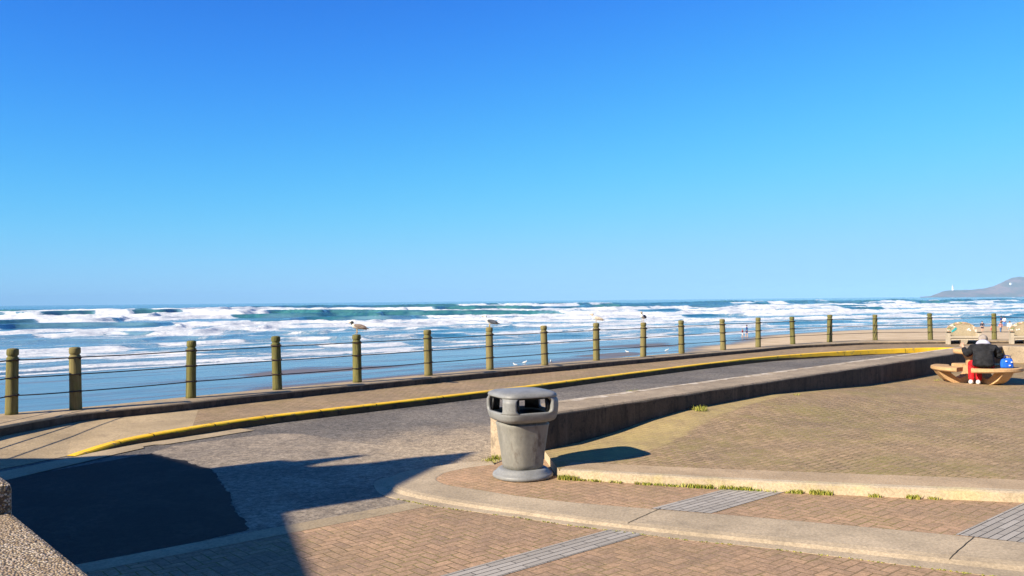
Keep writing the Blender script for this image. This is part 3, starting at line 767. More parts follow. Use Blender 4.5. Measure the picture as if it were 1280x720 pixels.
def figure(label, loc, H, face, shirt, pants, hair, stride=.12, group=None, legs_bare=False, bag=None, arm=.1, shoes=(.05, .05, .05)):
    """walking or standing figure, local +y is forward"""
    root = empty('person', loc, face); tag(root, label, 'person', group)
    k = H
    def P(x, y, z): return (x * k, y * k, z * k)
    v = [(P(0, 0, .53), (.085 * k, .06 * k))]; e = []
    neck = chain(0, v, e, [(P(0, 0, .62), (.078 * k, .055 * k)), (P(0, .005, .74), (.09 * k, .06 * k)), (P(0, 0, .815), (.075 * k, .05 * k)), (P(0, .005, .85), .03 * k)])
    chain(neck, v, e, [(P(0, .012, .89), .05 * k), (P(0, .012, .935), .055 * k), (P(0, .008, .985), .03 * k)])
    v.append((P(0, .072, .915), .012 * k)); e.append((neck + 2, len(v) - 1))
    sh_ = 3
    for s_ in (-1, 1):
        sw_ = arm * s_
        chain(sh_, v, e, [(P(.115 * s_, 0, .80), .04 * k), (P(.14 * s_, -sw_ * .4, .66), .03 * k), (P(.145 * s_, sw_ * .5 + .03, .52), .022 * k), (P(.145 * s_, sw_ * .7 + .04, .46), (.012 * k, .026 * k)), (P(.143 * s_, sw_ * .7 + .045, .42), (.008 * k, .018 * k))])
        st2 = stride * s_
        chain(0, v, e, [(P(.055 * s_, 0, .49), .062 * k), (P(.058 * s_, st2 * .55 + .012, .28), .042 * k), (P(.058 * s_, st2 * .9, .06), .028 * k), (P(.06 * s_, st2 * .9 + .0, .025), .026 * k), (P(.062 * s_, st2 * .9 + .085, .018), .02 * k)])
    skin('body', v, e, M['skin'], root, 0, 1)
    v = [(P(0, 0, .50), (.1 * k, .075 * k))]; e = []
    chain(0, v, e, [(P(0, 0, .6), (.092 * k, .068 * k)), (P(0, .005, .74), (.102 * k, .072 * k)), (P(0, 0, .815), (.082 * k, .056 * k)), (P(0, 0, .84), (.045 * k, .04 * k))])
    for s_ in (-1, 1):
        sw_ = arm * s_
        chain(3, v, e, [(P(.118 * s_, 0, .80), .049 * k), (P(.142 * s_, -sw_ * .4, .66), .039 * k), (P(.146 * s_, sw_ * .4 + .02, .55), .033 * k)])
    skin('shirt', v, e, shirt, root, 0, 1)
    v = [(P(0, 0, .54), (.095 * k, .07 * k))]; e = []
    zend = .3 if legs_bare else .05
    for s_ in (-1, 1):
        st2 = stride * s_
        pts = [(P(.057 * s_, 0, .48), .069 * k), (P(.058 * s_, st2 * .55 + .012, .29), .05 * k)]
        if not legs_bare: pts.append((P(.058 * s_, st2 * .9, .055), .038 * k))
        chain(0, v, e, pts)
    skin('trousers', v, e, pants, root, 0, 1)
    m = MB()
    m.ell(P(0, -.004, .945), (.06 * k, .066 * k, .06 * k)); m.build('hair', hair, root)
    sm_ = mat_simple('shoe', shoes, .6)
    for s_ in (-1, 1):
        m = MB(); m.ell(P(.062 * s_, stride * s_ * .9 + .04, .02), (.032 * k, .075 * k, .026 * k)); m.build('shoe', sm_, root)
    return root

def beach_z(x, y): return -3.6
def at_beach(px, py): return G(px, py, -3.6)
navy, red, pinkc = cloth('navy', (.03, .06, .22)), cloth('red', (.5, .03, .05)), cloth('pink', (.6, .25, .22))
dark, white_c, jeans, grey_c = cloth('dark', (.03, .025, .045)), cloth('white', (.75, .75, .76)), cloth('jeans', (.08, .16, .32)), cloth('grey', (.5, .46, .42))
blue_c = cloth('blue', (.08, .2, .55)); khaki = cloth('khaki', (.2, .26, .3))
hairD, hairB, hairG = cloth('dark hair', (.02, .015, .012)), cloth('brown hair', (.12, .06, .03)), cloth('grey hair', (.26, .22, .19), .4)
grp = 'people out on the beach'
figure("walker in navy jacket and shorts on the wet sand at the water's edge", at_beach(933.6, 421), 1.75, R_(70), navy, navy, hairD, .1, grp, True, shoes=(.5, .3, .2))
figure("small walker in red beside the one in navy on the wet sand", at_beach(928.3, 421.5), 1.22, R_(60), red, white_c, hairB, .1, grp, True, shoes=(.5, .3, .2))
figure("person in dark top and dark shorts on dry sand beside the arched mosaic bench", at_beach(1228, 415), 1.68, R_(150), dark, dark, hairD, .05, grp, True)
figure("child in pink half hidden by the last fence post on the sand", at_beach(1239.3, 414), .98, R_(90), pinkc, red, hairB, .05, grp)
figure("person in pinkish shirt and blue jeans on the sand right of the last post", at_beach(1251, 416.5), 1.72, R_(10), pinkc, jeans, hairB, .07, grp)
figure("person in pale grey top and short trousers, rightmost on the sand", at_beach(1262.3, 418), 1.95, R_(-20), white_c, khaki, hairB, .08, grp, True)
figure("far figure in dark clothes at the waterline behind the pink shirt", at_beach(1251.8, 407.8), 1.85, R_(30), navy, dark, hairD, .08, grp)
figure("far figure in white shirt and blue trousers at the waterline", at_beach(1255.5, 407.8), 1.75, R_(-30), white_c, blue_c, hairD, .1, grp)

# seated person: local frame with +y away from the photographer, origin on the ground under the hips
sp_ = TBc + VR @ Vector((.13, -.74, 0))
seat_p = empty('person', sp_, VA); tag(seat_p, "person in black jacket and red trousers seated at the picnic table, back turned", "person")
v = [((0, .02, .455), (.15, .11))]; e = []
nk = chain(0, v, e, [((0, .03, .58), (.13, .1)), ((0, .09, .74), (.14, .1)), ((0, .14, .84), (.11, .08)), ((0, .18, .885), .045)])
hd = chain(nk, v, e, [((0, .22, .93), .078), ((0, .25, .985), .085), ((0, .25, 1.04), .05)])
v.append(((0, .345, .955), .016)); e.append((hd - 1, len(v) - 1))
for s_ in (-1, 1):
    if s_ < 0: pts = [((-.19, .13, .80), .055), ((-.29, .2, .62), .045), ((-.36, .3, .76), .035), ((-.385, .34, .83), (.02, .035))]
    else: pts = [((.19, .13, .80), .055), ((.3, .2, .6), .045), ((.14, .42, .7), .035), ((.07, .48, .76), (.02, .035))]
    hnd = chain(3, v, e, pts)
    hp = Vector(pts[-1][0]); fdir = (hp - Vector(pts[-2][0])).normalized(); side = fdir.cross(Vector((0, 1, 0))).normalized()
    for k_ in range(4):
        b_ = hp + side * (k_ - 1.5) * .019 + fdir * .03
        ln = (.045, .052, .049, .038)[k_]
        chain(hnd, v, e, [(tuple(b_), .0095), (tuple(b_ + fdir * ln * .6 + Vector((0, .012, 0))), .0085), (tuple(b_ + fdir * ln * .8 + Vector((0, .035, 0))), .0075)])
    chain(hnd, v, e, [(tuple(hp + side * .04 + Vector((0, .015, 0))), .011), (tuple(hp + side * .055 + fdir * .03 + Vector((0, .03, 0))), .009)])
    fx_ = -.23 if s_ < 0 else -.09
    chain(0, v, e, [((.07 * s_ - .05, .1, .44), .07), ((fx_, .42, .46), .05), ((fx_ + .0, .32, .12), .045), ((fx_, .3, .05), .04), ((fx_ - .02, .44, .035), .035)])
skin('body', v, e, M['skin'], seat_p, 0, 2)
jk = cloth('black jacket', (.016, .016, .018), .5)
v = [((0, -.01, .385), (.245, .2))]; e = []
chain(0, v, e, [((0, .0, .5), (.225, .18)), ((0, .05, .68), (.21, .16)), ((0, .11, .80), (.19, .13)), ((0, .155, .865), (.11, .09))])
for s_ in (-1, 1):
    if s_ < 0: pts = [((-.2, .12, .80), .088), ((-.3, .19, .635), .084), ((-.35, .28, .73), .066), ((-.375, .325, .80), .05)]
    else: pts = [((.2, .12, .80), .088), ((.31, .18, .62), .086), ((.22, .34, .66), .064), ((.11, .44, .725), .05)]
    chain(3, v, e, pts)
jo = skin('jacket', v, e, jk, seat_p, 0, 3)
for vv in jo.data.vertices:   # puffed, creased cloth
    c_ = vv.co; a = .014 * math.sin(c_.z * 34 + c_.x * 17) * math.sin(c_.x * 21 - c_.z * 9) + .007 * math.sin(c_.z * 71 - c_.x * 43)
    vv.co = c_ + Vector((0, -1, 0)) * a
v = [((0, .06, .45), (.16, .12))]; e = []
for s_ in (-1, 1):
    fx_ = -.23 if s_ < 0 else -.09
    chain(0, v, e, [((.07 * s_ - .05, .1, .45), .108), ((fx_, .41, .46), .08), ((fx_, .33, .25), .066), ((fx_, .3, .075), .06)])
skin('trousers', v, e, cloth('red trousers', (.55, .015, .02)), seat_p, 0, 2)
wsh = cloth('white shoes', (.78, .76, .74), .06)
for fx_ in (-.24, -.1):
    m = MB(); m.ell((fx_, .36, .045), (.048, .13, .045)); m.ell((fx_, .28, .06), (.045, .055, .05)); m.build('shoe', wsh, seat_p)
m = MB(); m.ell((0, .235, .985), (.092, .1, .095)); ho = m.build('hair', hairG, seat_p)
v = [((0, .12, .845), (.19, .115))]; e = []
chain(0, v, e, [((0, .15, .9), (.14, .11)), ((0, .19, .945), (.1, .085))])
skin('hood', v, e, cloth('pale lavender hood', (.45, .45, .57), .1), seat_p, 0, 2)

# blue bag on the seat
bgc = TBc + VR @ Vector((.56, -.50, .377)); bag = empty('bag', bgc, VA + R_(25)); tag(bag, "bright blue bag resting on the curved seat beside the seated person", "bag")
m = MB()
m.loft([[(x * k * .9, y * k2, z) for x, y in ((-.12, -.06), (0, -.072), (.12, -.06), (.135, 0), (.12, .06), (0, .072), (-.12, .06), (-.135, 0))] for z, k, k2 in ((0, 1.0, .9), (.02, 1.12, 1.05), (.1, 1.08, 1.1), (.17, .98, .8), (.205, .9, .35), (.21, .86, .2))], smooth=False)
m.build('bag_body', cloth('blue nylon', (.015, .12, .62), .15), bag, subd=1)
m = MB()
for y in (-.03, .03): m.tube([(-.07, y, .19), (-.06, y * 1.2, .25), (0, y * 1.3, .27), (.06, y * 1.2, .25), (.07, y, .19)], .008, 6)
m.build('handle', cloth('navy strap', (.03, .05, .2)), bag)
for x, z in ((-.05, .15), (.06, .13), (.02, .06)):
    m = MB(); m.box((x, -.081, z), (.03, .012, .025)); m.build('clasp', M['white'], bag)

# ------------------------------------------------------------------ mosaic benches
def mosaic_mat():
    t = NT('mosaic'); vo = t.n('ShaderNodeTexVoronoi'); vo.inputs['Scale'].default_value = 16; t.l(t.tc.outputs['Object'], vo.inputs['Vector'])
    sc_ = t.n('ShaderNodeSeparateColor'); t.l(vo.outputs['Color'], sc_.inputs[0]); cr = t.n('ShaderNodeValToRGB'); t.l(sc_.outputs[0], cr.inputs[0]); e = cr.color_ramp
    e.elements[0].color = (.28, .2, .11, 1); e.elements[1].color = (.6, .5, .36, 1); e.interpolation = 'CONSTANT'
    for p_, cc in ((.25, (.45, .33, .18, 1)), (.45, (.22, .24, .1, 1)), (.6, (.5, .28, .17, 1)), (.78, (.62, .56, .46, 1))):
        x = e.elements.new(p_); x.color = cc
    return t.fin(t.mix(t.mapr(vo.outputs['Distance'], .5, .8), cr.outputs[0], (.3, .25, .18)), .7, .3)
M['mosaic'] = mosaic_mat(); M['teal'] = mat_simple('teal tile', (.02, .34, .36), .4, .3, 30); M['tile'] = mat_simple('white tile', (.75, .72, .68), .4, .1, 30)
M['panel'] = mat_concrete('bench panel', (.38, .31, .2), stain=(.36, .27, .15), amt=.4)
def arch(m, r_out, r_in, zb_, th, y0, kz):
    n = 24; rings = []
    for i in range(n + 1):
        a = math.pi * i / n
        co, si = math.cos(a), math.sin(a)
        rings.append([(r_out * co, y0, zb_ + r_out * si * kz), (r_out * co, y0 + th, zb_ + r_out * si * kz), (r_in * co, y0 + th, zb_ + r_in * si * kz), (r_in * co, y0, zb_ + r_in * si * kz)])
    m.loft(rings, smooth=False)
def make_bench(loc, rz, fish, label):
    b = empty('mosaic_bench', loc, rz); tag(b, label, 'bench', 'arched mosaic benches facing inland by the fence')
    m = MB()
    n = 24; pl_ = [(.5 * math.cos(math.pi * i / n), .47 + .32 * math.sin(math.pi * i / n)) for i in range(n + 1)] + [(-.5, .2), (.5, .2)]
    N = len(pl_); vs = [(x, .17, z) for x, z in pl_] + [(x, .27, z) for x, z in pl_]
    m.add(vs, [list(range(N)), list(range(N, 2 * N))[::-1]] + [(i, N + i, N + (i + 1) % N, (i + 1) % N) for i in range(N)])
    bk = m.build('backrest', M['panel'], b)
    m = MB(); arch(m, .555, .45, .47, .13, .155, .72); m.build('mosaic_border', M['mosaic'], bk)
    m = MB()
    if fish:
        m.add([(-.36, .166, .52), (-.28, .166, .6), (-.2, .166, .66), (-.17, .166, .6), (-.24, .166, .53), (-.36, .166, .46)], [(0, 1, 2, 3, 4, 5)])
        m.add([(-.36, .166, .46), (-.24, .166, .53), (-.17, .166, .6), (-.2, .166, .66), (-.28, .166, .6), (-.36, .166, .52)], [])
        fm = MB(); fm.prism([(-.36, -.46), (-.24, -.53), (-.17, -.6), (-.2, -.66), (-.28, -.6), (-.36, -.52)], 0, .012)
        fm.v = [(x, .17 - z, -y) for x, y, z in fm.v]; fm.build('tile_picture', M['teal'], bk)
        for cx_, cz_ in ((.22, .56), (.3, .54), (.26, .6), (-.26, .68)):
            fm = MB(); fm.box((cx_, .164, cz_), (.06, .012, .04)); fm.build('tile', M['tile'], bk)
    else:
        for cx_, cz_ in ((-.3, .55), (-.22, .57), (.2, .6)):
            fm = MB(); fm.box((cx_, .164, cz_), (.05, .012, .04)); fm.build('tile', M['tile'], bk)
    m = MB(); m.box((0, -.02, .29), (1.0, .38, .07)); m.build('seat', M['bench'], b, bevel=.012)
    m = MB(); m.box((0, -.14, .215), (.98, .06, .075)); m.build('apron', M['bench'], b)
    for s_ in (-1, 1):
        m = MB(); m.box((.54 * s_, -.12, .23), (.1, .14, .46)); m.box((.54 * s_, .06, .23), (.09, .22, .455)); ao = m.build('arm', M['bench'], b, bevel=.012)
        m = MB(); m.box((.54 * s_, -.12, .475), (.13, .17, .03)); m.build('arm_cap', M['joint'], ao)
    m = MB(); m.box((0, .0, .09), (.16, .24, .18), taper=1.6); m.build('leg', M['bench'], b)
    return b
make_bench(G(1204, 430.6, .13), R_(-12), True, "arched mosaic bench with a teal fish tile left of the seated person")
make_bench(G(1284, 430.4, .13), R_(-14), False, "arched mosaic bench cut off by the right edge of the photo")

# ------------------------------------------------------------------ gulls
gm = {'white': mat_simple('white plumage', (.78, .76, .72), .8, .06), 'slate': mat_simple('slate plumage', (.06, .07, .09), .8, .3), 'tan': mat_simple('tan plumage', (.5, .42, .33), .85, .25, 20),
      'pale': mat_simple('pale grey plumage', (.52, .46, .40), .85, .2, 20), 'dark': mat_simple('dark plumage', (.025, .03, .03), .8, .3), 'beak': mat_simple('beak', (.5, .32, .06), .5), 'brown': mat_simple('brown plumage', (.2, .15, .12), .85, .35, 25)}
def gull(label, loc, rz, size, body, wing, head, group, upright=0.0):
    g = empty('gull', loc, rz); tag(g, label, 'gull', group); k = size   # faces local -x
    v = [((-.01 * k, 0, .13 * k), .052 * k)]; e = []
    chain(0, v, e, [((.07 * k, 0, .125 * k), .045 * k), ((.15 * k, 0, .105 * k), (.02 * k, .03 * k)), ((.21 * k, 0, .085 * k), (.006 * k, .022 * k))])
    u = upright
    nh = chain(0, v, e, [((-.065 * k, 0, (.155 + .02 * u) * k), .047 * k), ((-.09 * k, 0, (.195 + .03 * u) * k), .027 * k)])
    skin('body', v, e, body, g, 0, 2)
    m = MB(); m.ell((-.1 * k, 0, (.222 + .04 * u) * k), (.036 * k, .029 * k, .028 * k)); m.ell((-.096 * k, 0, (.2 + .035 * u) * k), (.03 * k, .027 * k, .03 * k)); ho = m.build('head', head, g)
    m = MB(); zc = (.218 + .04 * u) * k; m.tube([(-.13 * k, 0, zc), (-.16 * k, 0, zc - .003 * k), (-.18 * k, 0, zc - .01 * k)], [.01 * k, .008 * k, .003 * k], 6); m.build('beak', gm['beak'], ho)
    for s_ in (-1, 1):
        m = MB(); rot = Matrix.Rotation(R_(14), 3, 'Y')
        m.ell((.07 * k, .042 * k * s_, .14 * k), (.125 * k, .016 * k, .042 * k), rot=rot); m.tube([(.15 * k, .035 * k * s_, .12 * k), (.25 * k, .015 * k * s_, .085 * k)], [.018 * k, .003 * k], 6)
        m.build('wing', wing, g)
        m = MB(); m.tube([(.0, .025 * k * s_, .09 * k), (.004 * k, .026 * k * s_, 0.004)], .006 * k, 6); m.box((-.012 * k, .026 * k * s_, .004), (.045 * k, .03 * k, .006)); m.build('leg', gm['beak'], g)
    return g
pg = 'gulls perched on fence posts'
def on_post(i): return PB[i] + Vector((0, 0, 1.063))
gull("brown-winged gull with a dark head perched on the fifth post from the left", on_post(5), R_(-5), 1.08, gm['pale'], gm['brown'], gm['dark'], pg)
gull("white gull with slate wings perched on a fence post above the trash can", on_post(7), R_(-12), 1.1, gm['white'], gm['slate'], gm['white'], pg, 1.2)
gull("pale tan-backed gull, third from the left of the four perched on posts", on_post(9), R_(-3), 1.05, gm['white'], gm['tan'], gm['tan'], pg, .8)
gull("white gull seen end-on with a dark wing, rightmost on the posts", on_post(10), R_(62), 1.1, gm['white'], gm['slate'], gm['tan'], pg, .9)
for (px, py, rz, lab) in ((643.7, 458, 10, "white gull on wet sand nearest the trash can, low by the sea wall edge"), (656.5, 455, 170, "white gull on wet sand left of the post above the trash can's right side"),
                          (688.7, 453.8, 80, "white gull on wet sand just right of a fence post, third from left"), (783.7, 441.5, 0, "white gull standing alone on wet sand between two distant posts"), (834, 439.5, 190, "white gull farthest right on the wet sand below the cables")):
    gull(lab, at_beach(px, py), R_(rz), 1.15, gm['white'], gm['white'] if rz != 80 else gm['slate'], gm['white'], 'gulls on the wet sand', .5)

# ------------------------------------------------------------------ grass along the step, kerb and wall
gb = MB(); rg = random.Random(11)
def tuft(p, h, n, spread):
    for _ in range(n):
        a = rg.uniform(0, 6.28); r = rg.uniform(0, spread); b = Vector((p.x + r * math.cos(a), p.y + r * math.sin(a), p.z))
        ln = h * rg.uniform(.5, 1.1); a2 = rg.uniform(0, 6.28); lean = rg.uniform(.1, .7) * ln
        wd = .004; tx = Vector((math.cos(a2 + 1.57), math.sin(a2 + 1.57), 0)) * wd
        mid = b + Vector((math.cos(a2) * lean * .4, math.sin(a2) * lean * .4, ln * .65)); tip = b + Vector((math.cos(a2) * lean, math.sin(a2) * lean, ln))
        gb.add([b - tx, b + tx, mid + tx * .7, mid - tx * .7, tip], [(0, 1, 2, 3), (3, 2, 4)])
for (x0, x1, dens, hh) in ((697, 720, 26, .06), (720, 790, 20, .03), (790, 850, 30, .03), (850, 885, 26, .045), (885, 935, 40, .045), (935, 985, 10, .03), (985, 1000, 14, .04), (1010, 1035, 26, .05), (1085, 1100, 10, .035), (1130, 1146, 16, .045), (1160, 1172, 6, .03)):
    for _ in range(dens):
        px = rg.uniform(x0, x1); top_ = G(px, pchip([q_[0] for q_ in edge], [q_[1] for q_ in edge], [px])[0], .1)
        tuft(Vector((top_.x + .012, top_.y - rg.uniform(.015, .05), 0)), hh * 1.05, 9, .03)
for p_, n2, h2 in (((618, 574.5), 16, .06), ((612, 577), 8, .04), ((876, 512), 14, .07), ((870, 511), 8, .05), ((792, 491), 5, .05), ((1175, 476), 5, .03), ((1000, 497), 5, .02)):
    for _ in range(n2):
        q_ = G(p_[0] + rg.uniform(-7, 7), p_[1] + rg.uniform(-1.2, 1.2), .1 if p_[1] < 560 else 0)
        if p_[1] < 560:
            q_ = G(p_[0] + rg.uniform(-7, 7), p_[1] + rg.uniform(-1.2, 1.2), .1 + bank(q_)); q_.z = .108 + bank(q_)
        tuft(q_, h2, 8, .06)
for k in range(n_):
    if k > 50 and rg.random() < .8:
        for _ in range(4):
            f_ = rg.random(); k2_ = min(k + 1, n_ - 1); tuft(Vector((Lw[k].x + (Lw[k2_].x - Lw[k].x) * f_, Lw[k].y + (Lw[k2_].y - Lw[k].y) * f_ - .006, -.035)), .012, 5, .014)
o = gb.build('grass', M['grass'], fix=False); tag(o, kind='stuff')

# ------------------------------------------------------------------ beach and sea
def table(seed, n=256): return np.random.RandomState(seed).rand(n, n)
def vnoise(x, y, seed):
    T = table(seed); n = 256
    xi, yi = np.floor(x).astype(np.int64), np.floor(y).astype(np.int64); fx_, fy_ = x - xi, y - yi
    fx_ = fx_ * fx_ * (3 - 2 * fx_); fy_ = fy_ * fy_ * (3 - 2 * fy_)
    a, b, c, d = T[xi % n, yi % n], T[(xi + 1) % n, yi % n], T[xi % n, (yi + 1) % n], T[(xi + 1) % n, (yi + 1) % n]
    return (a * (1 - fx_) + b * fx_) * (1 - fy_) + (c * (1 - fx_) + d * fx_) * fy_
def fbm(x, y, seed, o=3):
    s_ = 0; a = .5; tot = 0
    for k in range(o): s_ = s_ + a * vnoise(x * 2 ** k, y * 2 ** k, seed + k); tot += a; a *= .5
    return s_ / tot
def sstep(x, a, b):
    t_ = np.clip((x - a) / (b - a), 0, 1); return t_ * t_ * (3 - 2 * t_)
def sw_coords(X, Y):
    s_ = .75 * X + .66 * Y; w_ = -.66 * X + .75 * Y
    W = 78 - .4 * np.clip(s_ - 140, 0, 110) + 3.5 * (fbm(s_ / 28, s_ * 0 + 3.3, 21) - .5) * 2
    return s_, w_ - W
def grid(name, az, rr, zf, mat, attrs):
    A_, R2_ = np.meshgrid(az, rr); X, Y = R2_ * np.sin(A_), R2_ * np.cos(A_)
    Z, at = zf(X, Y)
    nv = X.size; na, nr = len(az), len(rr)
    me = bpy.data.meshes.new(name); me.vertices.add(nv)
    co = np.empty((nv, 3), np.float32); co[:, 0] = X.ravel(); co[:, 1] = Y.ravel(); co[:, 2] = Z.ravel()
    me.vertices.foreach_set('co', co.ravel())
    i, j = np.meshgrid(np.arange(na - 1), np.arange(nr - 1)); b = (j * na + i).ravel()
    q_ = np.stack([b, b + 1, b + na + 1, b + na], 1)[:, ::-1].astype(np.int32)
    nf = len(q_); me.loops.add(nf * 4); me.loops.foreach_set('vertex_index', q_.ravel()); me.polygons.add(nf)
    me.polygons.foreach_set('loop_start', np.arange(0, nf * 4, 4, dtype=np.int32)); me.polygons.foreach_set('use_smooth', np.ones(nf, bool))
    me.update()
    for k_, v_ in at.items():
        a_ = me.attributes.new(k_, 'FLOAT', 'POINT'); a_.data.foreach_set('value', v_.astype(np.float32).ravel())
    me.validate()
    return link(name, me, mat)

def beach_f(X, Y):
    s_, w_ = sw_coords(X, Y)
    Z = -3.62 + np.where(w_ < 0, -w_ * .0035, -w_ * .03) + .03 * (fbm(X / 6, Y / 6, 5) - .5)
    Z = np.minimum(Z, -3.3); Z = np.maximum(Z, -8)
    xb = np.interp(Y, [20, 60, 70, 96, 115, 137, 150, 160, 170, 200], [-22, 1, 8, 22, 33, 43.5, 55, 76, 100, 170])
    nz = (fbm(X / 7, Y / 7, 8) - .5) * 7
    wet = sstep(xb - X + nz, -2.5, 2.5); wet = np.maximum(wet, sstep(w_ + nz * .4, -9, -5))
    Z = Z + (1 - wet) * .06 * (fbm(X / 1.7, Y / 1.7, 9) - .3)
    pud = fbm(s_ / 16, w_ / 5, 33)
    damp = sstep(pud, .56, .68) * sstep(-w_, 6, 14) * .9
    return Z, {'wet': wet, 'damp': damp}
t = NT('sand'); at = t.n('ShaderNodeAttribute', attribute_name='wet'); at2 = t.n('ShaderNodeAttribute', attribute_name='damp')
n1 = t.noise(.35, 6, .6); n2 = t.noise(12, 4, .7); wet = at.outputs['Fac']
dry = t.mix(t.mapr(n1, .3, .7), (.45, .33, .2), (.56, .43, .28)); dry = t.mix(.3, dry, t.mix(n2, (0, 0, 0), (1, 1, 1)), 'OVERLAY')
wetc = t.mix(t.mapr(n1, .35, .7), (.085, .075, .07), (.13, .11, .095))
wetc = t.mix(at2.outputs['Fac'], wetc, (.17, .13, .1))
rip = t.noise(1.0, 6, .7, t.coords((.09, .09, 1))); str_ = t.n('ShaderNodeMapping'); t.l(t.coords((1, 1, 1), (0, 0, R_(-41))), str_.inputs[0]); str_.inputs['Scale'].default_value = (.05, .55, 1)
stn = t.noise(1.0, 6, .7, str_.outputs[0], .5)
c = t.mix(wet, dry, t.mix(t.mapr(stn, .5, .7), wetc, (.16, .13, .105)))
nw = t.noise(1.0, 4, .6, t.coords((.5, .12, 1), (0, 0, R_(-41))))
rgh = t.m_('ADD', t.m_('MULTIPLY', wet, -.86), t.m_('ADD', .96, t.m_('MULTIPLY', wet, t.m_('ADD', t.m_('MULTIPLY', at2.outputs['Fac'], .4), t.m_('MULTIPLY', t.mapr(stn, .45, .7), .22)))))
t.bump(t.m_('ADD', t.m_('MULTIPLY', nw, .5), stn), .35, .05)
t.b.inputs['IOR'].default_value = 1.38
M['sand'] = t.fin(c, rgh, t.m_('MULTIPLY_ADD', wet, .4, .15))
o = grid('beach', np.radians(np.linspace(-70, 80, 500)), np.concatenate([np.geomspace(8, 320, 380), np.geomspace(330, 9000, 30)]), beach_f, M['sand'], None); tag(o, kind='structure')

# breakers: distance seaward of the shoreline, crest height, wash length, broken share, noise lengths
BR = [(4, .1, 3.5, .62, 20), (17, .2, 6, .5, 18), (34, .36, 8, .7, 30), (56, .5, 10, .6, 28), (82, .65, 14, .68, 34), (114, .85, 17, .66, 38),
      (152, 1.1, 22, .64, 42), (205, 1.4, 28, .64, 46), (275, 1.8, 32, .6, 52), (370, 2.1, 38, .52, 60), (490, 2.2, 38, .42, 72), (640, 2.0, 34, .28, 90), (820, 1.6, 28, .15, 110)]
def sea_f(X, Y):
    s_, w_ = sw_coords(X, Y); rr_ = np.hypot(X, Y)
    Z = np.zeros_like(X); foam = np.zeros_like(X); face = np.zeros_like(X)
    z1 = np.zeros_like(s_)
    for k, (w0, amp, wash, share, ln) in enumerate(BR):
        sc1 = s_ / ln
        wc = w0 + (2.0 + w0 * .09) * (vnoise(sc1 * .8, z1 + k * 7.3, 40 + k) - .5) * 2 + (.8 + min(6, w0 * .045)) * 1.5 * (vnoise(s_ / (ln * .22), z1 + k, 60 + k) - .5) * 2
        A_ = amp * np.clip(.35 + 1.1 * vnoise(sc1 * .9 + 5, z1 + k * 3.1, 80 + k), .2, 1.4)
        bn_ = .65 * vnoise(sc1 * .9, z1 + k * 5.7, 100 + k) + .35 * vnoise(s_ / (ln * .3), z1 + k * 2.2, 120 + k)
        br = sstep(bn_, (1 - share) * .75 + .1, (1 - share) * .75 + .2)
        x = w_ - wc
        lf = 1.0 + .9 * amp * (1 + .8 * br); lb = 2.2 + 3.2 * amp
        prof_ = np.where(x < 0, np.exp(-(x / lf) ** 2), np.exp(-(x / lb) ** 2))
        tex = fbm(s_ / (2.2 + w0 * .012), w_ / (1.3 + w0 * .01), 140 + k, 4)
        Z += A_ * prof_ * (1 - .15 * br) + br * (tex - .35) * .9 * min(amp + .15, 1.7) * np.exp(-((x + wash * .15) / (wash * .35 + .5)) ** 2)
        wl = wash * (.35 + .95 * vnoise(s_ / (ln * .25), z1 + k * 9.1, 160 + k))
        x = x + (tex - .5) * wash * .55
        core = sstep(x, -wl * .62, -wl * .3) * (1 - sstep(x, .1 * lb, .45 * lb))
        trail = sstep(x, -wl * 1.5, -wl * .55) * (1 - sstep(x, .2 * lb, wash * 1.0 + lb))
        foam = np.maximum(foam, br * np.maximum(core * 1.0, trail * (.5 + .2 * (tex - .5))))
        face += (1 - br) * A_ * np.exp(-((x + lf * .5) / (lf * 1.2)) ** 2)
    Z *= sstep(w_, -1, 4)
    ch = sstep(w_, 5, 40)
    Z += ch * (.28 * (fbm(s_ / 9, w_ / 4, 200, 3) - .5) + .5 * (fbm(s_ / 30, w_ / 14, 210, 2) - .5)) * np.clip(1 - rr_ / 2500, .15, 1)
    surf = np.exp(-np.clip(w_, 0, None) / 330.)
    foam = np.maximum(foam, .47 * surf * sstep(fbm(s_ / 34, w_ / 13, 220, 4), .34, .62) * sstep(w_, 3, 12))
    edge_ = np.exp(-((w_ - 1.0 - 1.5 * (fbm(s_ / 5, z1, 230) - .5)) / .9) ** 2)
    foam = np.maximum(foam, edge_ * .75)
    foam = np.maximum(foam, .5 * sstep(fbm(s_ / 22, w_ / 6, 250, 4), .4, .6) * sstep(w_, 1, 5) * (1 - sstep(w_, 60, 120)))
    base = -3.605 + np.where(w_ < 0, w_ * .05, np.clip(w_ * .004, 0, .08))
    return base + Z, {'foam': np.clip(foam, 0, 1), 'face': np.clip(face / 2.0, 0, 1), 'shoal': sstep(-w_, -25, 0)}
t = NT('sea water'); fa = t.n('ShaderNodeAttribute', attribute_name='foam').outputs['Fac']; fc = t.n('ShaderNodeAttribute', attribute_name='face').outputs['Fac']; sl = t.n('ShaderNodeAttribute', attribute_name='shoal').outputs['Fac']
vec = t.coords((1, 1, 1), (0, 0, R_(-41.3)))
vs1 = t.coords((.35, 1, 1), (0, 0, R_(-41.3)))
def rotated(scale):   # rotate first, then stretch along the shore
    m2 = t.n('ShaderNodeMapping'); t.l(vec, m2.inputs[0]); m2.inputs['Scale'].default_value = scale; return m2.outputs[0]
p1 = t.noise(.5, 7, .72, rotated((.35, 1, 1)), .4); p2 = t.noise(.11, 5, .65, rotated((.3, 1, 1)), .6); p3 = t.noise(3.5, 4, .7, rotated((.6, 1, 1)))
pat = t.m_('ADD', t.m_('MULTIPLY', p1, .55), t.m_('ADD', t.m_('MULTIPLY', p2, .25), t.m_('MULTIPLY', p3, .2)))
thr = t.m_('SUBTRACT', .79, t.m_('MULTIPLY', fa, .62))
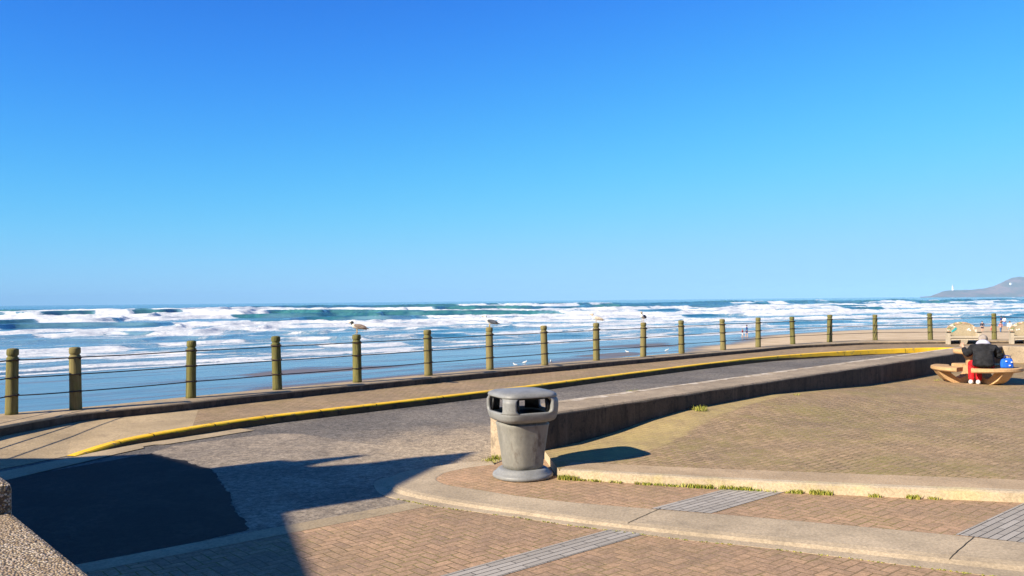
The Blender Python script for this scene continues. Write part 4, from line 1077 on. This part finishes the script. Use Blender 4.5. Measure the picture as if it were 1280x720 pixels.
fm_ = t.mapr(pat, t.m_('SUBTRACT', thr, .03), t.m_('ADD', thr, .04))
deep = t.mix(t.mapr(p2, .3, .7), (.012, .075, .12), (.02, .12, .165))
body = t.mix(t.m_('MULTIPLY', fc, .65), deep, (.06, .22, .19))
body = t.mix(t.m_('MULTIPLY', t.mapr(fa, .03, .5), .75), body, (.22, .38, .46))
body = t.mix(t.m_('MULTIPLY', sl, .5), body, (.11, .115, .11))
foamc = t.mix(t.mapr(t.m_('ADD', t.m_('MULTIPLY', p3, .5), t.m_('MULTIPLY', p1, .5)), .36, .6), (.42, .47, .52), (.74, .73, .71))
c = t.mix(fm_, body, foamc)
b1 = t.noise(.9, 5, .65, rotated((.5, 1, 1))); b2 = t.noise(.22, 4, .6, rotated((.4, 1, 1)))
nrm = t.bump(b2, .9, .9); nrm = t.bump(b1, .9, .25, nrm); t.bump(t.m_('MULTIPLY', t.m_('MULTIPLY', p3, fm_), 1.0), .8, .25, nrm)
t.b.inputs['IOR'].default_value = 1.33
M['sea'] = t.fin(c, t.m_('MULTIPLY_ADD', fm_, .8, .12), .5)
az = np.radians(np.linspace(-47, 47, 1150))
rr = np.concatenate([np.geomspace(62, 1300, 760), np.geomspace(1310, 9000, 60)])
o = grid('water', az, rr, sea_f, M['sea'], None); tag(o, kind='structure')

# ------------------------------------------------------------------ headland, lighthouse
HD = 4500.0
hp_ = [(1150, 371), (1164, 370.2), (1172, 366.5), (1179, 364.0), (1188, 363), (1200, 362.6), (1215, 362), (1230, 360.5), (1240, 358), (1250, 354), (1258, 350.5), (1266, 347.8), (1274, 346.8), (1284, 347.5), (1300, 350), (1330, 352), (1380, 353), (1450, 350), (1550, 352)]
def hz(px, py):
    d = Fw * FPX + Rt * (px - CX) + Up * (CY - py); k = HD / d.y; return d.x * k, CAMZ + d.z * k
hx, hzv = zip(*[hz(*p) for p in hp_])
gx = np.linspace(hx[0], hx[-1], 260); gy = np.linspace(-260, 500, 50)
X, Y = np.meshgrid(gx, gy)
prof_ = np.interp(X + 25 * (fbm(X / 60, Y / 60, 300) - .5), hx, hzv) + 5.6
cross = np.where(Y < 0, np.clip(1 - (Y / -240.) ** 2, -.2, 1) ** 1 * 1.0, np.clip(1 - (Y / 520.) ** 2, -.2, 1))
cross = np.where(Y < 0, sstep(Y, -250, -20), cross)
Zh = -6 + prof_ * cross * (.93 + .14 * fbm(X / 45, Y / 45, 310, 4))
hm = MB(); nx, ny = len(gx), len(gy)
hm.add([(x * (1 + y / HD), HD + y, z) for x, y, z in zip(X.ravel(), Y.ravel(), Zh.ravel())], [(j * nx + i, j * nx + i + 1, (j + 1) * nx + i + 1, (j + 1) * nx + i) for j in range(ny - 1) for i in range(nx - 1)], True)
t = NT('headland'); n1 = t.noise(.012, 6, .65); n2 = t.noise(.05, 5, .65)
c = t.mix(t.mapr(n1, .4, .62), (.10, .075, .04), (.2, .11, .08)); c = t.mix(t.m_('MULTIPLY', t.mapr(n2, .5, .7), .5), c, (.05, .05, .035)); M['land'] = t.fin(c, .95, .05)
o = hm.build('headland', M['land'], fix=False); tag(o, kind='structure')
def on_head(px):
    x = hz(px, 363)[0]; return Vector((x, HD - 30, float(np.interp(x, hx, hzv))))
lh = on_head(1187.3); lt = empty('lighthouse', lh + Vector((0, 0, -8))); tag(lt, "small white lighthouse tower on the low point of the far headland", "lighthouse")
m = MB(); m.lathe([(5.2, 0), (4.8, 8), (3.7, 27), (3.9, 29), (5.0, 29.5), (5.0, 30.5), (2, 30.5)], n=20); m.build('tower', M['white'], lt)
m = MB(); m.lathe([(2.7, 30.5), (2.7, 34)], n=12); lo = m.build('lantern', mat_simple('lantern glass', (.5, .52, .55), .2, .1), lt)
m = MB(); m.lathe([(3.3, 34), (2.6, 35.5), (.6, 37.5), (.3, 39.5)], n=12); m.build('roof', mat_simple('lantern roof', (.4, .4, .42), .6), lt)
hs_ = on_head(1250.5); hh = empty('house', hs_ + Vector((-6, -75, -11)), R_(20)); hh.scale = (.7, .7, .7); tag(hh, "tiny white house on the slope of the far headland", "house")
m = MB(); m.box((0, 0, 4), (16, 10, 14)); m.build('wall', M['white'], hh)
m = MB(); m.add([(-9, -6, 11), (9, -6, 11), (9, 6, 11), (-9, 6, 11), (-9, 0, 15), (9, 0, 15)], [(0, 1, 5, 4), (2, 3, 4, 5), (1, 2, 5), (3, 0, 4), (3, 2, 1, 0)]); m.build('roof', M['white'], hh)

# ------------------------------------------------------------------ haze
hb = MB(); hb.box((0, 1000, 62), (26000, 26000, 146))
vm = bpy.data.materials.new('haze'); vm.use_nodes = True; vt = vm.node_tree; vt.nodes.clear()
vo_ = vt.nodes.new('ShaderNodeOutputMaterial'); pv = vt.nodes.new('ShaderNodeVolumePrincipled'); vt.links.new(pv.outputs[0], vo_.inputs['Volume'])
pv.inputs['Color'].default_value = (.36, .67, 1, 1); pv.inputs['Density'].default_value = .00012; pv.inputs['Anisotropy'].default_value = -.2
ho_ = hb.build('haze', vm); tag(ho_, kind='stuff')
